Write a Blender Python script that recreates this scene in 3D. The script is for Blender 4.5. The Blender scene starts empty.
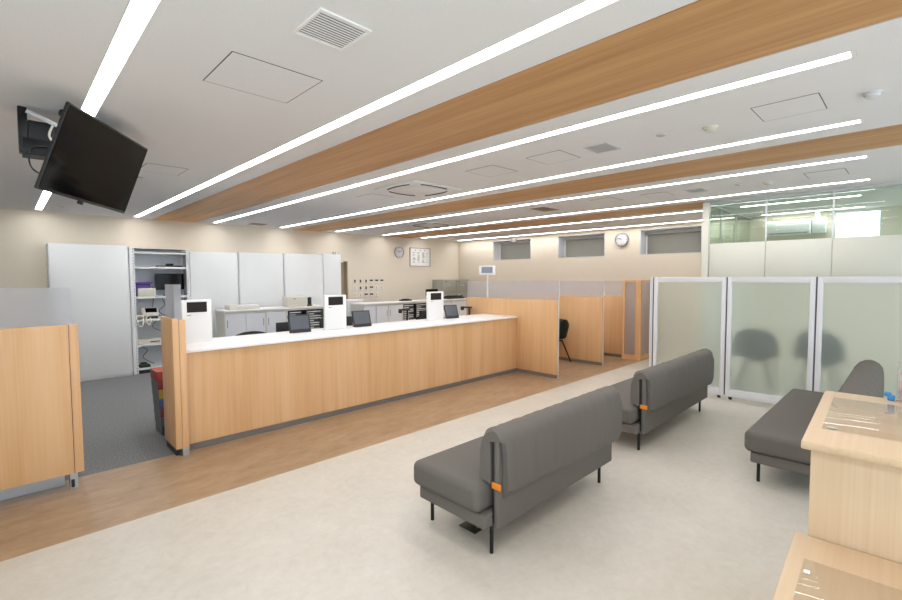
import bpy, bmesh, math, random
from mathutils import Vector, Matrix
random.seed(7)
sc = bpy.context.scene
COL = sc.collection
PI = math.pi
CEIL = 2.80

# ------------------------------------------------------------------ materials
def srgb(r, g, b):
    f = lambda c: (c/255/12.92) if c/255 <= .04045 else ((c/255+.055)/1.055)**2.4
    return (f(r), f(g), f(b), 1)

def base_mat(name):
    m = bpy.data.materials.new(name); m.use_nodes = True
    nt = m.node_tree
    return m, nt, nt.nodes['Principled BSDF']

def pm(name, col, rough=.5, metal=0.0, spec=.5, noise=0.0, nscale=40, bump=0.0, bscale=200, coat=0):
    m, nt, b = base_mat(name)
    b.inputs['Base Color'].default_value = col
    b.inputs['Roughness'].default_value = rough
    b.inputs['Metallic'].default_value = metal
    b.inputs['Specular IOR Level'].default_value = spec
    b.inputs['Coat Weight'].default_value = coat
    if noise or bump:
        tc = nt.nodes.new('ShaderNodeTexCoord')
    if noise:
        n = nt.nodes.new('ShaderNodeTexNoise'); n.inputs['Scale'].default_value = nscale
        n.inputs['Detail'].default_value = 5
        nt.links.new(tc.outputs['Object'], n.inputs['Vector'])
        r = nt.nodes.new('ShaderNodeValToRGB')
        r.color_ramp.elements[0].position = .3; r.color_ramp.elements[1].position = .7
        r.color_ramp.elements[0].color = tuple(c*(1-noise) for c in col[:3])+(1,)
        r.color_ramp.elements[1].color = tuple(min(1, c*(1+noise)) for c in col[:3])+(1,)
        nt.links.new(n.outputs['Fac'], r.inputs['Fac'])
        nt.links.new(r.outputs['Color'], b.inputs['Base Color'])
    if bump:
        n2 = nt.nodes.new('ShaderNodeTexNoise'); n2.inputs['Scale'].default_value = bscale
        nt.links.new(tc.outputs['Object'], n2.inputs['Vector'])
        bp = nt.nodes.new('ShaderNodeBump'); bp.inputs['Strength'].default_value = bump
        bp.inputs['Distance'].default_value = .005
        nt.links.new(n2.outputs['Fac'], bp.inputs['Height'])
        nt.links.new(bp.outputs['Normal'], b.inputs['Normal'])
    return m

def wood(name, dark, mid, light, axis='z', fine=70, broad=5.5, rough=.42, spec=.35):
    """long soft bands plus fine grain running along one axis"""
    m, nt, b = base_mat(name)
    tc = nt.nodes.new('ShaderNodeTexCoord')
    def noise(across, along, detail, rough_, dist):
        mp = nt.nodes.new('ShaderNodeMapping')
        s = [across]*3; s['xyz'.index(axis)] = along
        mp.inputs['Scale'].default_value = s
        nt.links.new(tc.outputs['Object'], mp.inputs['Vector'])
        n = nt.nodes.new('ShaderNodeTexNoise')
        n.inputs['Scale'].default_value = 1; n.inputs['Detail'].default_value = detail
        n.inputs['Roughness'].default_value = rough_; n.inputs['Distortion'].default_value = dist
        nt.links.new(mp.outputs['Vector'], n.inputs['Vector'])
        return n
    a = noise(broad, .35, 3, .55, .4); f = noise(fine, 1.1, 4, .6, .2)
    mx = nt.nodes.new('ShaderNodeMix'); mx.data_type = 'FLOAT'; mx.inputs[0].default_value = .38
    nt.links.new(a.outputs['Fac'], mx.inputs[2]); nt.links.new(f.outputs['Fac'], mx.inputs[3])
    r = nt.nodes.new('ShaderNodeValToRGB'); e = r.color_ramp.elements
    e[0].position = .33; e[0].color = dark; e[1].position = .68; e[1].color = light
    k = e.new(.5); k.color = mid
    nt.links.new(mx.outputs[0], r.inputs['Fac']); nt.links.new(r.outputs['Color'], b.inputs['Base Color'])
    b.inputs['Roughness'].default_value = rough; b.inputs['Specular IOR Level'].default_value = spec
    return m

def floor_mat(name, c1, c2, c3, rough, sx=1.0, sy=1.0, big=1.2, small=9):
    m, nt, b = base_mat(name)
    tc = nt.nodes.new('ShaderNodeTexCoord')
    mp = nt.nodes.new('ShaderNodeMapping'); mp.inputs['Scale'].default_value = (sx, sy, 1)
    nt.links.new(tc.outputs['Object'], mp.inputs['Vector'])
    n1 = nt.nodes.new('ShaderNodeTexNoise'); n1.inputs['Scale'].default_value = big; n1.inputs['Detail'].default_value = 8
    n1.inputs['Roughness'].default_value = .6
    n2 = nt.nodes.new('ShaderNodeTexNoise'); n2.inputs['Scale'].default_value = small; n2.inputs['Detail'].default_value = 8
    n2.inputs['Roughness'].default_value = .7; n2.inputs['Distortion'].default_value = .6
    for n in (n1, n2): nt.links.new(mp.outputs['Vector'], n.inputs['Vector'])
    mx = nt.nodes.new('ShaderNodeMix'); mx.data_type = 'FLOAT'; mx.inputs[0].default_value = .55
    nt.links.new(n1.outputs['Fac'], mx.inputs[2]); nt.links.new(n2.outputs['Fac'], mx.inputs[3])
    r = nt.nodes.new('ShaderNodeValToRGB'); e = r.color_ramp.elements
    e[0].position = .36; e[0].color = c1; e[1].position = .66; e[1].color = c3; k = e.new(.5); k.color = c2
    nt.links.new(mx.outputs[0], r.inputs['Fac']); nt.links.new(r.outputs['Color'], b.inputs['Base Color'])
    b.inputs['Roughness'].default_value = rough; b.inputs['Specular IOR Level'].default_value = .4
    return m

def emit(name, col, strength):
    m = bpy.data.materials.new(name); m.use_nodes = True; nt = m.node_tree; nt.nodes.clear()
    e = nt.nodes.new('ShaderNodeEmission'); e.inputs[0].default_value = col; e.inputs[1].default_value = strength
    o = nt.nodes.new('ShaderNodeOutputMaterial'); nt.links.new(e.outputs[0], o.inputs[0])
    return m

def frosted(name, tint, rough, body, bodyfac):
    m = bpy.data.materials.new(name); m.use_nodes = True; nt = m.node_tree; nt.nodes.clear()
    rf = nt.nodes.new('ShaderNodeBsdfRefraction'); rf.inputs['Color'].default_value = tint
    rf.inputs['Roughness'].default_value = rough; rf.inputs['IOR'].default_value = 1.2
    d = nt.nodes.new('ShaderNodeBsdfDiffuse'); d.inputs['Color'].default_value = body
    gl = nt.nodes.new('ShaderNodeBsdfGlossy'); gl.inputs['Roughness'].default_value = .35
    mx = nt.nodes.new('ShaderNodeMixShader'); mx.inputs[0].default_value = bodyfac
    m2 = nt.nodes.new('ShaderNodeMixShader'); m2.inputs[0].default_value = .03
    o = nt.nodes.new('ShaderNodeOutputMaterial')
    nt.links.new(rf.outputs[0], mx.inputs[1]); nt.links.new(d.outputs[0], mx.inputs[2])
    nt.links.new(mx.outputs[0], m2.inputs[1]); nt.links.new(gl.outputs[0], m2.inputs[2])
    nt.links.new(m2.outputs[0], o.inputs[0])
    return m

def clear_glass(name, tint, refl=1.0):
    m = bpy.data.materials.new(name); m.use_nodes = True; nt = m.node_tree; nt.nodes.clear()
    t = nt.nodes.new('ShaderNodeBsdfTransparent'); t.inputs[0].default_value = tint
    g = nt.nodes.new('ShaderNodeBsdfGlossy'); g.inputs['Roughness'].default_value = .01
    fr = nt.nodes.new('ShaderNodeFresnel'); fr.inputs[0].default_value = 1.5
    mu = nt.nodes.new('ShaderNodeMath'); mu.operation = 'MULTIPLY'; mu.inputs[1].default_value = refl
    ge = nt.nodes.new('ShaderNodeNewGeometry'); inv = nt.nodes.new('ShaderNodeMath'); inv.operation = 'SUBTRACT'; inv.inputs[0].default_value = refl
    sc_ = nt.nodes.new('ShaderNodeMath'); sc_.operation = 'MULTIPLY'; sc_.inputs[1].default_value = refl
    nt.links.new(ge.outputs['Backfacing'], sc_.inputs[0]); nt.links.new(sc_.outputs[0], inv.inputs[1]); nt.links.new(inv.outputs[0], mu.inputs[1])
    mx = nt.nodes.new('ShaderNodeMixShader'); o = nt.nodes.new('ShaderNodeOutputMaterial')
    nt.links.new(fr.outputs[0], mu.inputs[0]); nt.links.new(mu.outputs[0], mx.inputs[0])
    nt.links.new(t.outputs[0], mx.inputs[1]); nt.links.new(g.outputs[0], mx.inputs[2])
    nt.links.new(mx.outputs[0], o.inputs[0])
    return m

M = {}
M['ceiling'] = pm('ceiling_board', srgb(229, 229, 231), .9, spec=.1, noise=.03, nscale=120, bump=.15, bscale=260)
M['wall'] = pm('cream_wallpaper', srgb(224, 214, 198), .85, spec=.15, noise=.015, nscale=60, bump=.08, bscale=300)
M['plain_wall'] = pm('plain_wall', srgb(220, 214, 202), .85, spec=.15, noise=.01)
M['wood'] = wood('counter_wood', srgb(202, 157, 110), srgb(213, 171, 126), srgb(221, 184, 143))
M['edge_wood'] = wood('edge_wood', srgb(206, 160, 115), srgb(216, 172, 128), srgb(224, 183, 140), fine=90)
M['ceil_wood'] = wood('ceiling_wood', srgb(172, 127, 82), srgb(190, 145, 97), srgb(206, 163, 115), axis='y', fine=30, broad=9, rough=.5)
M['desk_wood'] = wood('pale_desk_wood', srgb(192, 164, 132), srgb(200, 175, 144), srgb(208, 186, 157), axis='x', fine=60, broad=4)
M['desk_wood_v'] = wood('pale_desk_wood_upright', srgb(192, 164, 132), srgb(200, 175, 144), srgb(208, 186, 157), axis='z', fine=90, broad=5)
M['beige'] = floor_mat('beige_vinyl', srgb(189, 183, 171), srgb(197, 191, 180), srgb(204, 199, 189), .34, big=2.2, small=16)
M['brown'] = floor_mat('brown_vinyl', srgb(141, 115, 89), srgb(158, 131, 103), srgb(172, 146, 117), .33, sx=1, sy=2.4, big=2.0, small=6)
M['carpet'] = floor_mat('grey_carpet', srgb(86, 87, 88), srgb(116, 118, 120), srgb(150, 152, 153), .95, big=60, small=130)
M['white'] = pm('white_laminate', srgb(240, 240, 241), .35, spec=.4)
M['white_plastic'] = pm('white_plastic', srgb(236, 236, 236), .4)
M['cab'] = pm('white_painted_steel', srgb(228, 231, 233), .42, spec=.4, noise=.008, nscale=3)
M['cab_door'] = pm('pale_grey_door', srgb(214, 218, 224), .45, spec=.4)
M['cab_side'] = pm('warm_grey_side', srgb(206, 203, 196), .5)
M['silver'] = pm('brushed_aluminium', srgb(186, 188, 192), .38, metal=.85)
M['pale_metal'] = pm('pale_metal', srgb(206, 206, 204), .4, metal=.2)
M['frame_white'] = pm('white_frame_metal', srgb(222, 222, 226), .35, spec=.5)
M['kick'] = pm('grey_kick', srgb(128, 122, 116), .45)
M['gap_shade'] = pm('dark_gap_shade', srgb(86, 84, 92), .6)  # dark colour standing in for shade between the screen frames
M['black'] = pm('black_plastic', srgb(26, 26, 28), .45)
M['blackmetal'] = pm('black_metal', srgb(28, 28, 30), .4, metal=.4)
M['screen'] = pm('dark_screen', srgb(8, 8, 9), .07, spec=.14)
M['tablet_screen'] = pm('tablet_screen', srgb(84, 88, 96), .2, spec=.6)
M['pale_screen'] = pm('pale_screen', srgb(128, 134, 150), .25)
M['lcd'] = pm('unlit_display', srgb(44, 38, 36), .3, spec=.12, noise=.35, nscale=260)
M['gap'] = pm('shadow_gap', srgb(70, 66, 62), .9)
M['sofa'] = pm('grey_sofa_fabric', srgb(107, 102, 97), .85, spec=.2, noise=.08, nscale=350, bump=.25, bscale=500)
M['sofa_seat'] = pm('grey_seat_fabric', srgb(102, 98, 93), .8, spec=.25, noise=.06, nscale=350, bump=.2, bscale=500)
M['orange'] = pm('orange_strap', srgb(226, 132, 30), .7)
def slotted():
    m, nt, b = base_mat('slotted_steel'); N, Lk = nt.nodes, nt.links
    tc = N.new('ShaderNodeTexCoord'); sp = N.new('ShaderNodeSeparateXYZ'); Lk.new(tc.outputs['Object'], sp.inputs[0])
    def mth(op, a, v):
        n = N.new('ShaderNodeMath'); n.operation = op; Lk.new(a, n.inputs[0])
        if isinstance(v, float): n.inputs[1].default_value = v
        else: Lk.new(v, n.inputs[1])
        return n.outputs[0]
    zz = mth('LESS_THAN', mth('FRACT', mth('MULTIPLY', sp.outputs[2], 20.0), 0.0), .4)
    ax = mth('ABSOLUTE', sp.outputs[0], 0.0)
    l = mth('LESS_THAN', mth('ABSOLUTE', mth('SUBTRACT', sp.outputs[0], -.446), 0.0), .005)
    r = mth('LESS_THAN', mth('ABSOLUTE', mth('SUBTRACT', sp.outputs[0], .4075), 0.0), .005)
    k = mth('MULTIPLY', zz, mth('ADD', l, r))
    mx = N.new('ShaderNodeMix'); mx.data_type = 'RGBA'; Lk.new(k, mx.inputs[0])
    mx.inputs[6].default_value = srgb(228, 231, 233); mx.inputs[7].default_value = srgb(84, 84, 88)
    Lk.new(mx.outputs[2], b.inputs['Base Color']); b.inputs['Roughness'].default_value = .42
    return m
M['slotted'] = slotted()
M['blind'] = pm('grey_roller_blind', srgb(136, 134, 126), .85, noise=.03, nscale=4)
M['jamb'] = pm('grey_window_jamb', srgb(200, 200, 202), .6)
M['locker'] = pm('grey_green_steel', srgb(152, 152, 142), .45)
M['bronze'] = pm('dark_bronze', srgb(62, 56, 46), .45, metal=.4)
M['plate_grey'] = pm('ceiling_plate_grey', srgb(190, 184, 178), .6)
M['bronze_vent'] = pm('bronze_vent', srgb(150, 138, 120), .5)
M['vent_dark'] = pm('vent_interior', srgb(70, 76, 98), .9)
M['vent_grey'] = pm('grey_vent', srgb(204, 205, 208), .6)
M['vent_mid'] = pm('grey_vent_interior', srgb(110, 116, 130), .8)
M['teal'] = pm('teal_shell', srgb(26, 42, 43), .5)
M['green'] = pm('dark_green_shell', srgb(32, 48, 34), .5)
M['red'] = pm('red_plastic', srgb(128, 30, 28), .45)
M['orange_red'] = pm('orange_red_plastic', srgb(176, 52, 36), .45)
M['yellow'] = pm('yellow_plastic', srgb(165, 138, 34), .45)
M['blue'] = pm('blue_plastic', srgb(62, 84, 130), .45)
M['bright_blue'] = pm('bright_blue_plastic', srgb(50, 130, 190), .4)
M['smoke'] = pm('smoky_grey_plastic', srgb(78, 78, 84), .4)
M['navy'] = pm('navy_drawer', srgb(58, 62, 78), .5)
M['purple'] = pm('purple_cover', srgb(96, 72, 150), .6)
M['beige_plastic'] = pm('beige_plastic', srgb(212, 208, 196), .5)
M['grey'] = pm('mid_grey_plastic', srgb(150, 150, 150), .5)
M['paper'] = pm('paper', srgb(238, 238, 236), .8)
M['card_stock'] = pm('card_stock', srgb(228, 221, 210), .8)
M['dial'] = pm('clock_dial', srgb(206, 206, 208), .7)
M['door_paint'] = pm('beige_door_paint', srgb(178, 164, 138), .6)
M['leaflet'] = pm('leaflet_paper', srgb(176, 160, 158), .6, noise=.3, nscale=30)
M['ink'] = pm('ink', srgb(70, 70, 76), .8)
M['yellow_paper'] = pm('yellow_note', srgb(232, 214, 120), .8)
M['sign_green'] = emit('exit_green', srgb(30, 150, 70), .5)
M['frost'] = frosted('frosted_green_glass', (.96, .99, .97, 1), .42, srgb(228, 238, 230), .16)
M['frost_grey'] = frosted('frosted_acrylic', (.98, .98, 1, 1), .34, srgb(226, 226, 232), .18)
M['frost_wood'] = frosted('frosted_door_pane', (.92, .9, .92, 1), .3, srgb(186, 176, 176), .3)
M['glass'] = clear_glass('partition_glass', (.88, .95, .90, 1), 1.6)
M['acrylic'] = clear_glass('clear_acrylic', (.95, .95, .95, 1), .55)
M['panel'] = pm('cream_partition_panel', srgb(214, 213, 202), .5, spec=.3)
M['light'] = emit('led_diffuser', (1, .992, .985, 1), 24.0)
M['daylight'] = emit('daylit_sky', (.93, .97, 1, 1), 3.0)

# ------------------------------------------------------------------ mesh helpers
def new(): return bmesh.new()

def bx(bm, x0, x1, y0, y1, z0, z1, bev=0, seg=2, mi=0):
    r = bmesh.ops.create_cube(bm, size=1)
    vs = r['verts']
    for v in vs:
        v.co = Vector(((x0+x1)/2+v.co.x*(x1-x0), (y0+y1)/2+v.co.y*(y1-y0), (z0+z1)/2+v.co.z*(z1-z0)))
    fs = {f for v in vs for f in v.link_faces}
    for f in fs: f.material_index = mi
    if bev:
        es = {e for v in vs for e in v.link_edges}
        bmesh.ops.bevel(bm, geom=list(es), offset=bev, segments=seg, affect='EDGES', profile=.5)
    return vs

def cyl(bm, p0, p1, r, r2=None, n=16, mi=0):
    p0, p1 = Vector(p0), Vector(p1); d = p1-p0
    mat = Matrix.Translation((p0+p1)/2) @ d.to_track_quat('Z', 'Y').to_matrix().to_4x4()
    r_ = bmesh.ops.create_cone(bm, cap_ends=True, segments=n, radius1=r, radius2=r if r2 is None else r2, depth=d.length, matrix=mat)
    for v in r_['verts']:
        for f in v.link_faces: f.material_index = mi

def tube(bm, pts, r, n=8):
    pts = [Vector(p) for p in pts]; rings = []
    for i, p in enumerate(pts):
        t = (pts[min(i+1, len(pts)-1)]-pts[max(i-1, 0)]).normalized()
        q = t.to_track_quat('Z', 'Y')
        rings.append([bm.verts.new(p+q @ Vector((r*math.cos(2*PI*k/n), r*math.sin(2*PI*k/n), 0))) for k in range(n)])
    for a, b in zip(rings, rings[1:]):
        for k in range(n): bm.faces.new((a[k], a[(k+1) % n], b[(k+1) % n], b[k]))
    bm.faces.new(rings[0][::-1]); bm.faces.new(rings[-1])

def lathe(bm, prof, c, axis='z', n=32):
    """prof = [(radius, height)]; closed at both ends"""
    rings = []
    for r, h in prof:
        ring = []
        for k in range(n):
            a = 2*PI*k/n; u, v = r*math.cos(a), r*math.sin(a)
            p = {'z': (u, v, h), 'y': (u, h, v), 'x': (h, u, v)}[axis]
            ring.append(bm.verts.new(Vector(c)+Vector(p)))
        rings.append(ring)
    for a, b in zip(rings, rings[1:]):
        for k in range(n): bm.faces.new((a[k], a[(k+1) % n], b[(k+1) % n], b[k]))
    bm.faces.new(rings[0][::-1]); bm.faces.new(rings[-1])

OFF = {}
def finish(o, bm, mats, smooth):
    bmesh.ops.recalc_face_normals(bm, faces=bm.faces)
    bm.to_mesh(o.data); bm.free()
    for m in (mats if isinstance(mats, (list, tuple)) else [mats]):
        o.data.materials.append(M[m])
    if smooth:
        for p in o.data.polygons: p.use_smooth = True
        try: o.data.set_sharp_from_angle(angle=math.radians(smooth if smooth > 1 else 40))
        except Exception: pass

def obj(name, bm, mats, parent=None, smooth=40, label=None, loc=None):
    """one mesh object; bm in the parent's own frame when that was made with local=True, else in world coordinates"""
    o = bpy.data.objects.new(name, bpy.data.meshes.new(name)); COL.objects.link(o)
    off = Vector((0, 0, 0))
    if parent is not None:
        off = OFF.get(parent.name, off); o.parent = parent
    if loc is not None: off = Vector(loc); o.location = loc
    OFF[o.name] = off
    if off.length: bmesh.ops.translate(bm, verts=bm.verts, vec=-off)
    finish(o, bm, mats, smooth)
    if label: o['label'] = label
    return o

def thing(name, label, cat, loc=(0, 0, 0), rotz=0, group=None, local=False):
    o = bpy.data.objects.new(name, None); COL.objects.link(o); o.empty_display_size = .1
    o.location = loc; o.rotation_euler = (0, 0, rotz)
    OFF[o.name] = Vector((0, 0, 0)) if local else Vector(loc)
    return tag(o, label, cat, group)

def tag(o, label, cat, group=None):
    o['label'] = label; o['category'] = cat
    if group: o['group'] = group
    return o

def struct(name, bm, mats, parent=None, smooth=40):
    o = obj(name, bm, mats, parent, smooth)
    if parent is None: o['kind'] = 'structure'
    return o

def struct_root(name, loc=(0, 0, 0)):
    o = bpy.data.objects.new(name, None); COL.objects.link(o); o.location = loc; o['kind'] = 'structure'
    OFF[o.name] = Vector(loc); return o

def dup(root, loc, rotz=None, label=None, group=None):
    r = root.copy(); COL.objects.link(r); r.location = loc
    if rotz is not None: r.rotation_euler = (0, 0, rotz)
    if label: r['label'] = label
    if group: r['group'] = group
    for ch in list(root.children):
        c = ch.copy(); COL.objects.link(c); c.parent = r
        for g in list(ch.children):
            d = g.copy(); COL.objects.link(d); d.parent = c
    return r

def one(name, bm, mats, label, cat, loc, group=None, smooth=40):
    return tag(obj(name, bm, mats, None, smooth, loc=loc), label, cat, group)

# ------------------------------------------------------------------ camera
cam_d = bpy.data.cameras.new('camera'); cam = bpy.data.objects.new('camera', cam_d); COL.objects.link(cam)
F, YAW, PITCH, ROLL = 455.772, .794927, -.0506263, -.00424
fw = Vector((math.cos(YAW)*math.cos(PITCH), math.sin(YAW)*math.cos(PITCH), math.sin(PITCH)))
rt0 = Vector((math.sin(YAW), -math.cos(YAW), 0)); up0 = rt0.cross(fw)
rt = rt0*math.cos(ROLL)+up0*math.sin(ROLL); up = -rt0*math.sin(ROLL)+up0*math.cos(ROLL)
mw = Matrix((rt, up, -fw)).transposed().to_4x4(); mw.translation = (0, 0, 1.70)
cam.matrix_world = mw
cam_d.sensor_width = 36; cam_d.lens = 36*F/902; cam_d.clip_start = .05
sc.camera = cam

# ------------------------------------------------------------------ room shell
XL, XR, YF, YB = -2.2, 10.2, -3.4, 10.05
b = new()
def quadf(x0, x1, y0, y1, mi): bx(b, x0, x1, y0, y1, -.06, 0, mi=mi)
quadf(XL-.1, XR+.1, YF-.1, 3.8, 0)
quadf(XL-.1, XR+.1, 3.8, 4.96, 1)
quadf(6.5, XR+.1, 4.96, YB+.6, 1)
quadf(XL-.1, 6.5, 4.96, YB+.6, 2)
struct('floor', b, ['beige', 'brown', 'carpet'])

LX = [.446, 1.745, 3.06, 4.42, 5.77, 7.165, 8.52, 9.98]
LX = [.446, 1.752, 3.065, 4.42, 5.775, 7.165, 8.50, 9.95]
LH = .048                                   # half width of a light slot
L0, L1 = .30, 9.86
STRIPS = [(2.025, 2.785), (4.72, 5.48), (7.46, 8.20)]
b = new()
bx(b, XL-.1, XR+.4, YF-.1, YB+.3, 2.83, 2.95)
cuts = sorted([(x-LH, x+LH, 'l') for x in LX]+[(a, c, 's') for a, c in STRIPS])
x = XL-.1
for a, c, k in cuts:
    bx(b, x, a, YF-.1, YB+.3, CEIL, 2.83)
    if k == 'l':
        y0 = [-2.2, -2.2, .245, .295, .34, .39, .55, .6][[abs(q-(a+c)/2) < .01 for q in LX].index(True)]
        bx(b, a, c, YF-.1, y0, CEIL, 2.83); bx(b, a, c, L1, YB+.3, CEIL, 2.83)
    x = c
bx(b, x, XR+.4, YF-.1, YB+.3, CEIL, 2.83)
struct('ceiling', b, 'ceiling', smooth=0)
for i, (a, c) in enumerate(STRIPS):
    b = new(); bx(b, a+.011, c-.011, YF if i < 2 else 2.3, YB, CEIL+.001, 2.829)
    struct('trim_%d' % (i+1), b, 'ceil_wood', smooth=0)

# back wall with a doorway
DX0, DX1, DH = 5.42, 6.22, 2.10
b = new()
bx(b, XL-.1, DX0, YB, YB+.2, 0, 2.9); bx(b, DX1, XR+.2, YB, YB+.2, 0, 2.9); bx(b, DX0, DX1, YB, YB+.2, DH, 2.9)
struct('wall_back', b, 'wall', smooth=0)
d = struct_root('door_1', (5.82, YB+.17, 0))
b = new(); bx(b, DX0+.02, DX1-.02, YB+.15, YB+.19, .005, DH-.01); obj('door_leaf', b, 'door_paint', d)
b = new(); bx(b, DX1-.02, DX1, YB+.005, YB+.19, 0, DH); bx(b, DX0, DX0+.02, YB+.02, YB+.19, 0, DH); obj('door_frame', b, 'door_paint', d)
# window wall
WZ0, WZ1 = 2.175, 2.735
WY = [(7.305, 8.643), (5.182, 6.465), (3.075, 4.352)]
DW = (.41, 1.025, 2.31, 2.785)                 # daylit window of the room behind the glass partition
b = new()
ys = sorted(WY); y = YF-.1
bx(b, XR, XR+.35, YF-.1, DW[0], 0, 2.9); bx(b, XR, XR+.35, DW[0], DW[1], 0, DW[2]); bx(b, XR, XR+.35, DW[0], DW[1], DW[3], 2.9)
y = DW[1]
for y0, y1 in ys:
    bx(b, XR, XR+.35, y, y0, 0, 2.9); bx(b, XR, XR+.35, y0, y1, 0, WZ0); bx(b, XR, XR+.35, y0, y1, WZ1, 2.9); y = y1
bx(b, XR, XR+.35, y, YB+.3, 0, 2.9)
struct('wall_right', b, 'wall', smooth=0)
for i, (y0, y1) in enumerate(WY):
    w = struct_root('window_%d' % (i+1), (XR+.2, (y0+y1)/2, WZ0))
    b = new()
    for ya, yb in ((y0, y0+.02), (y1-.02, y1)): bx(b, XR-.005, XR+.33, ya, yb, WZ0, WZ1)
    bx(b, XR-.005, XR+.33, y0+.02, y1-.02, WZ1-.02, WZ1); bx(b, XR-.005, XR+.33, y0+.02, y1-.02, WZ0, WZ0+.012)
    obj('jamb', b, 'jamb', w)
    b = new(); bx(b, XR+.25, XR+.29, y0+.02, y1-.02, WZ1-.10, WZ1-.02, .008); obj('blind_box', b, 'jamb', w)
    b = new(); bx(b, XR+.29, XR+.30, y0+.02, y1-.02, WZ0+.014, WZ1-.06); obj('roller_blind', b, 'blind', w)
    b = new(); bx(b, XR+.275, XR+.289, y1-.05, y1-.02, WZ0+.014, WZ1-.1); obj('blind_guide', b, 'frame_white', w)
w = struct_root('window_4', (XR+.2, .7, DW[2]))
b = new()
for ya, yb in ((DW[0], DW[0]+.03), (DW[1]-.03, DW[1])): bx(b, XR+.02, XR+.08, ya, yb, DW[2], DW[3])
bx(b, XR+.02, XR+.08, DW[0]+.03, DW[1]-.03, DW[3]-.03, DW[3]); bx(b, XR+.02, XR+.08, DW[0]+.03, DW[1]-.03, DW[2], DW[2]+.03)
obj('window_frame', b, 'frame_white', w)
b = new(); bx(b, XR+.085, XR+.095, DW[0], DW[1], DW[2], DW[3]); obj('bright_pane', b, 'daylight', w)
# walls behind and to the left of the camera; unseen glazing, assumed and widened for daylight fill
b = new()
bx(b, XL-.1, XL, YF-.1, -3.2, 0, 2.9); bx(b, XL-.1, XL, 1.6, YB+.3, 0, 2.9); bx(b, XL-.1, XL, -3.2, 1.6, 2.7, 2.9); bx(b, XL-.1, XL, -3.2, 1.6, 0, .12); bx(b, XL-.1, XL, -.9, -.7, .12, 2.7)
struct('wall_left', b, 'plain_wall', smooth=0)
for i, (a, c) in enumerate([(-3.2, -.9), (-.7, 1.6)]):
    w = struct_root('window_%d' % (i+10), (XL, (a+c)/2, .12))  # unseen side windows, added so daylight lifts the near ceiling
    b = new()
    for ya in (a, (a+c)/2-.025, c-.05): bx(b, XL-.08, XL-.02, ya, ya+.05, .12, 2.7)
    obj('window_frame', b, 'frame_white', w)
    b = new(); bx(b, XL-.055, XL-.045, a, c, .12, 2.7); obj('glass_pane', b, 'acrylic', w)
b = new()
GX = [(-2.0, .3), (.5, 2.8), (3.0, 5.3), (5.5, 7.5), (7.8, 9.9)]
xx = XL-.1
for a, c in GX:
    bx(b, xx, a, YF-.1, YF, 0, 2.9); bx(b, a, c, YF-.1, YF, 2.7, 2.9); bx(b, a, c, YF-.1, YF, 0, .12); xx = c
bx(b, xx, XR+.3, YF-.1, YF, 0, 2.9)
struct('wall_front', b, 'plain_wall', smooth=0)
for i, (a, c) in enumerate(GX):
    w = struct_root('window_%d' % (i+5), ((a+c)/2, YF, .12))  # unseen front windows, assumed and enlarged to brighten the ceiling
    b = new()
    for xa in (a, (a+c)/2-.025, c-.05): bx(b, xa, xa+.05, YF-.08, YF-.02, .12, 2.7)
    bx(b, a, c, YF-.08, YF-.02, .12, .17); bx(b, a, c, YF-.08, YF-.02, 2.65, 2.7)
    obj('window_frame', b, 'frame_white', w)
    b = new(); bx(b, a, c, YF-.055, YF-.045, .12, 2.7); obj('glass_pane', b, 'acrylic', w)

# ------------------------------------------------------------------ glass partition (meeting room)
PX = 7.6
p = struct_root('wall_partition', (PX, 1, 0))
PYS = [2.27, 1.485, .765, .045, -.7, -1.5, -2.3, YF]
b = new(); bx(b, PX-.03, PX+.05, 2.20, 2.285, 0, CEIL-.002); obj('post', b, 'panel', p)
for y in PYS[1:-1]:
    b = new(); bx(b, PX-.012, PX+.03, y-.008, y+.008, 2.18, 2.765); obj('mullion', b, 'frame_white', p)
for y1, y0 in zip(PYS, PYS[1:]):
    if y1 == 2.27: y1 = 2.197
    b = new(); bx(b, PX, PX+.04, y0+.003, y1-.003, 1.62, 2.178, .002); obj('opaque_panel', b, 'panel', p)
    b = new(); bx(b, PX+.005, PX+.015, y0+.008, y1-.008, 2.18, 2.765); obj('glass_pane', b, 'glass', p)
b = new(); bx(b, PX-.02, PX+.04, YF, 2.197, 2.767, CEIL-.002); obj('top_rail', b, 'jamb', p)
# the return towards the windows, solid below and glazed above
b = new(); bx(b, PX+.052, XR, 2.23, 2.27, 0, 2.18); obj('opaque_panel', b, 'panel', p)
b = new(); bx(b, PX+.052, XR, 2.245, 2.255, 2.182, 2.765); obj('glass_pane', b, 'glass', p)
b = new(); bx(b, PX+.052, XR, 2.22, 2.28, 2.767, CEIL-.002); obj('top_rail', b, 'jamb', p)
for xq in (8.35, 9.2):
    b = new(); bx(b, xq-.01, xq+.01, 2.235, 2.265, 2.182, 2.765); obj('mullion', b, 'frame_white', p)

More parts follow.
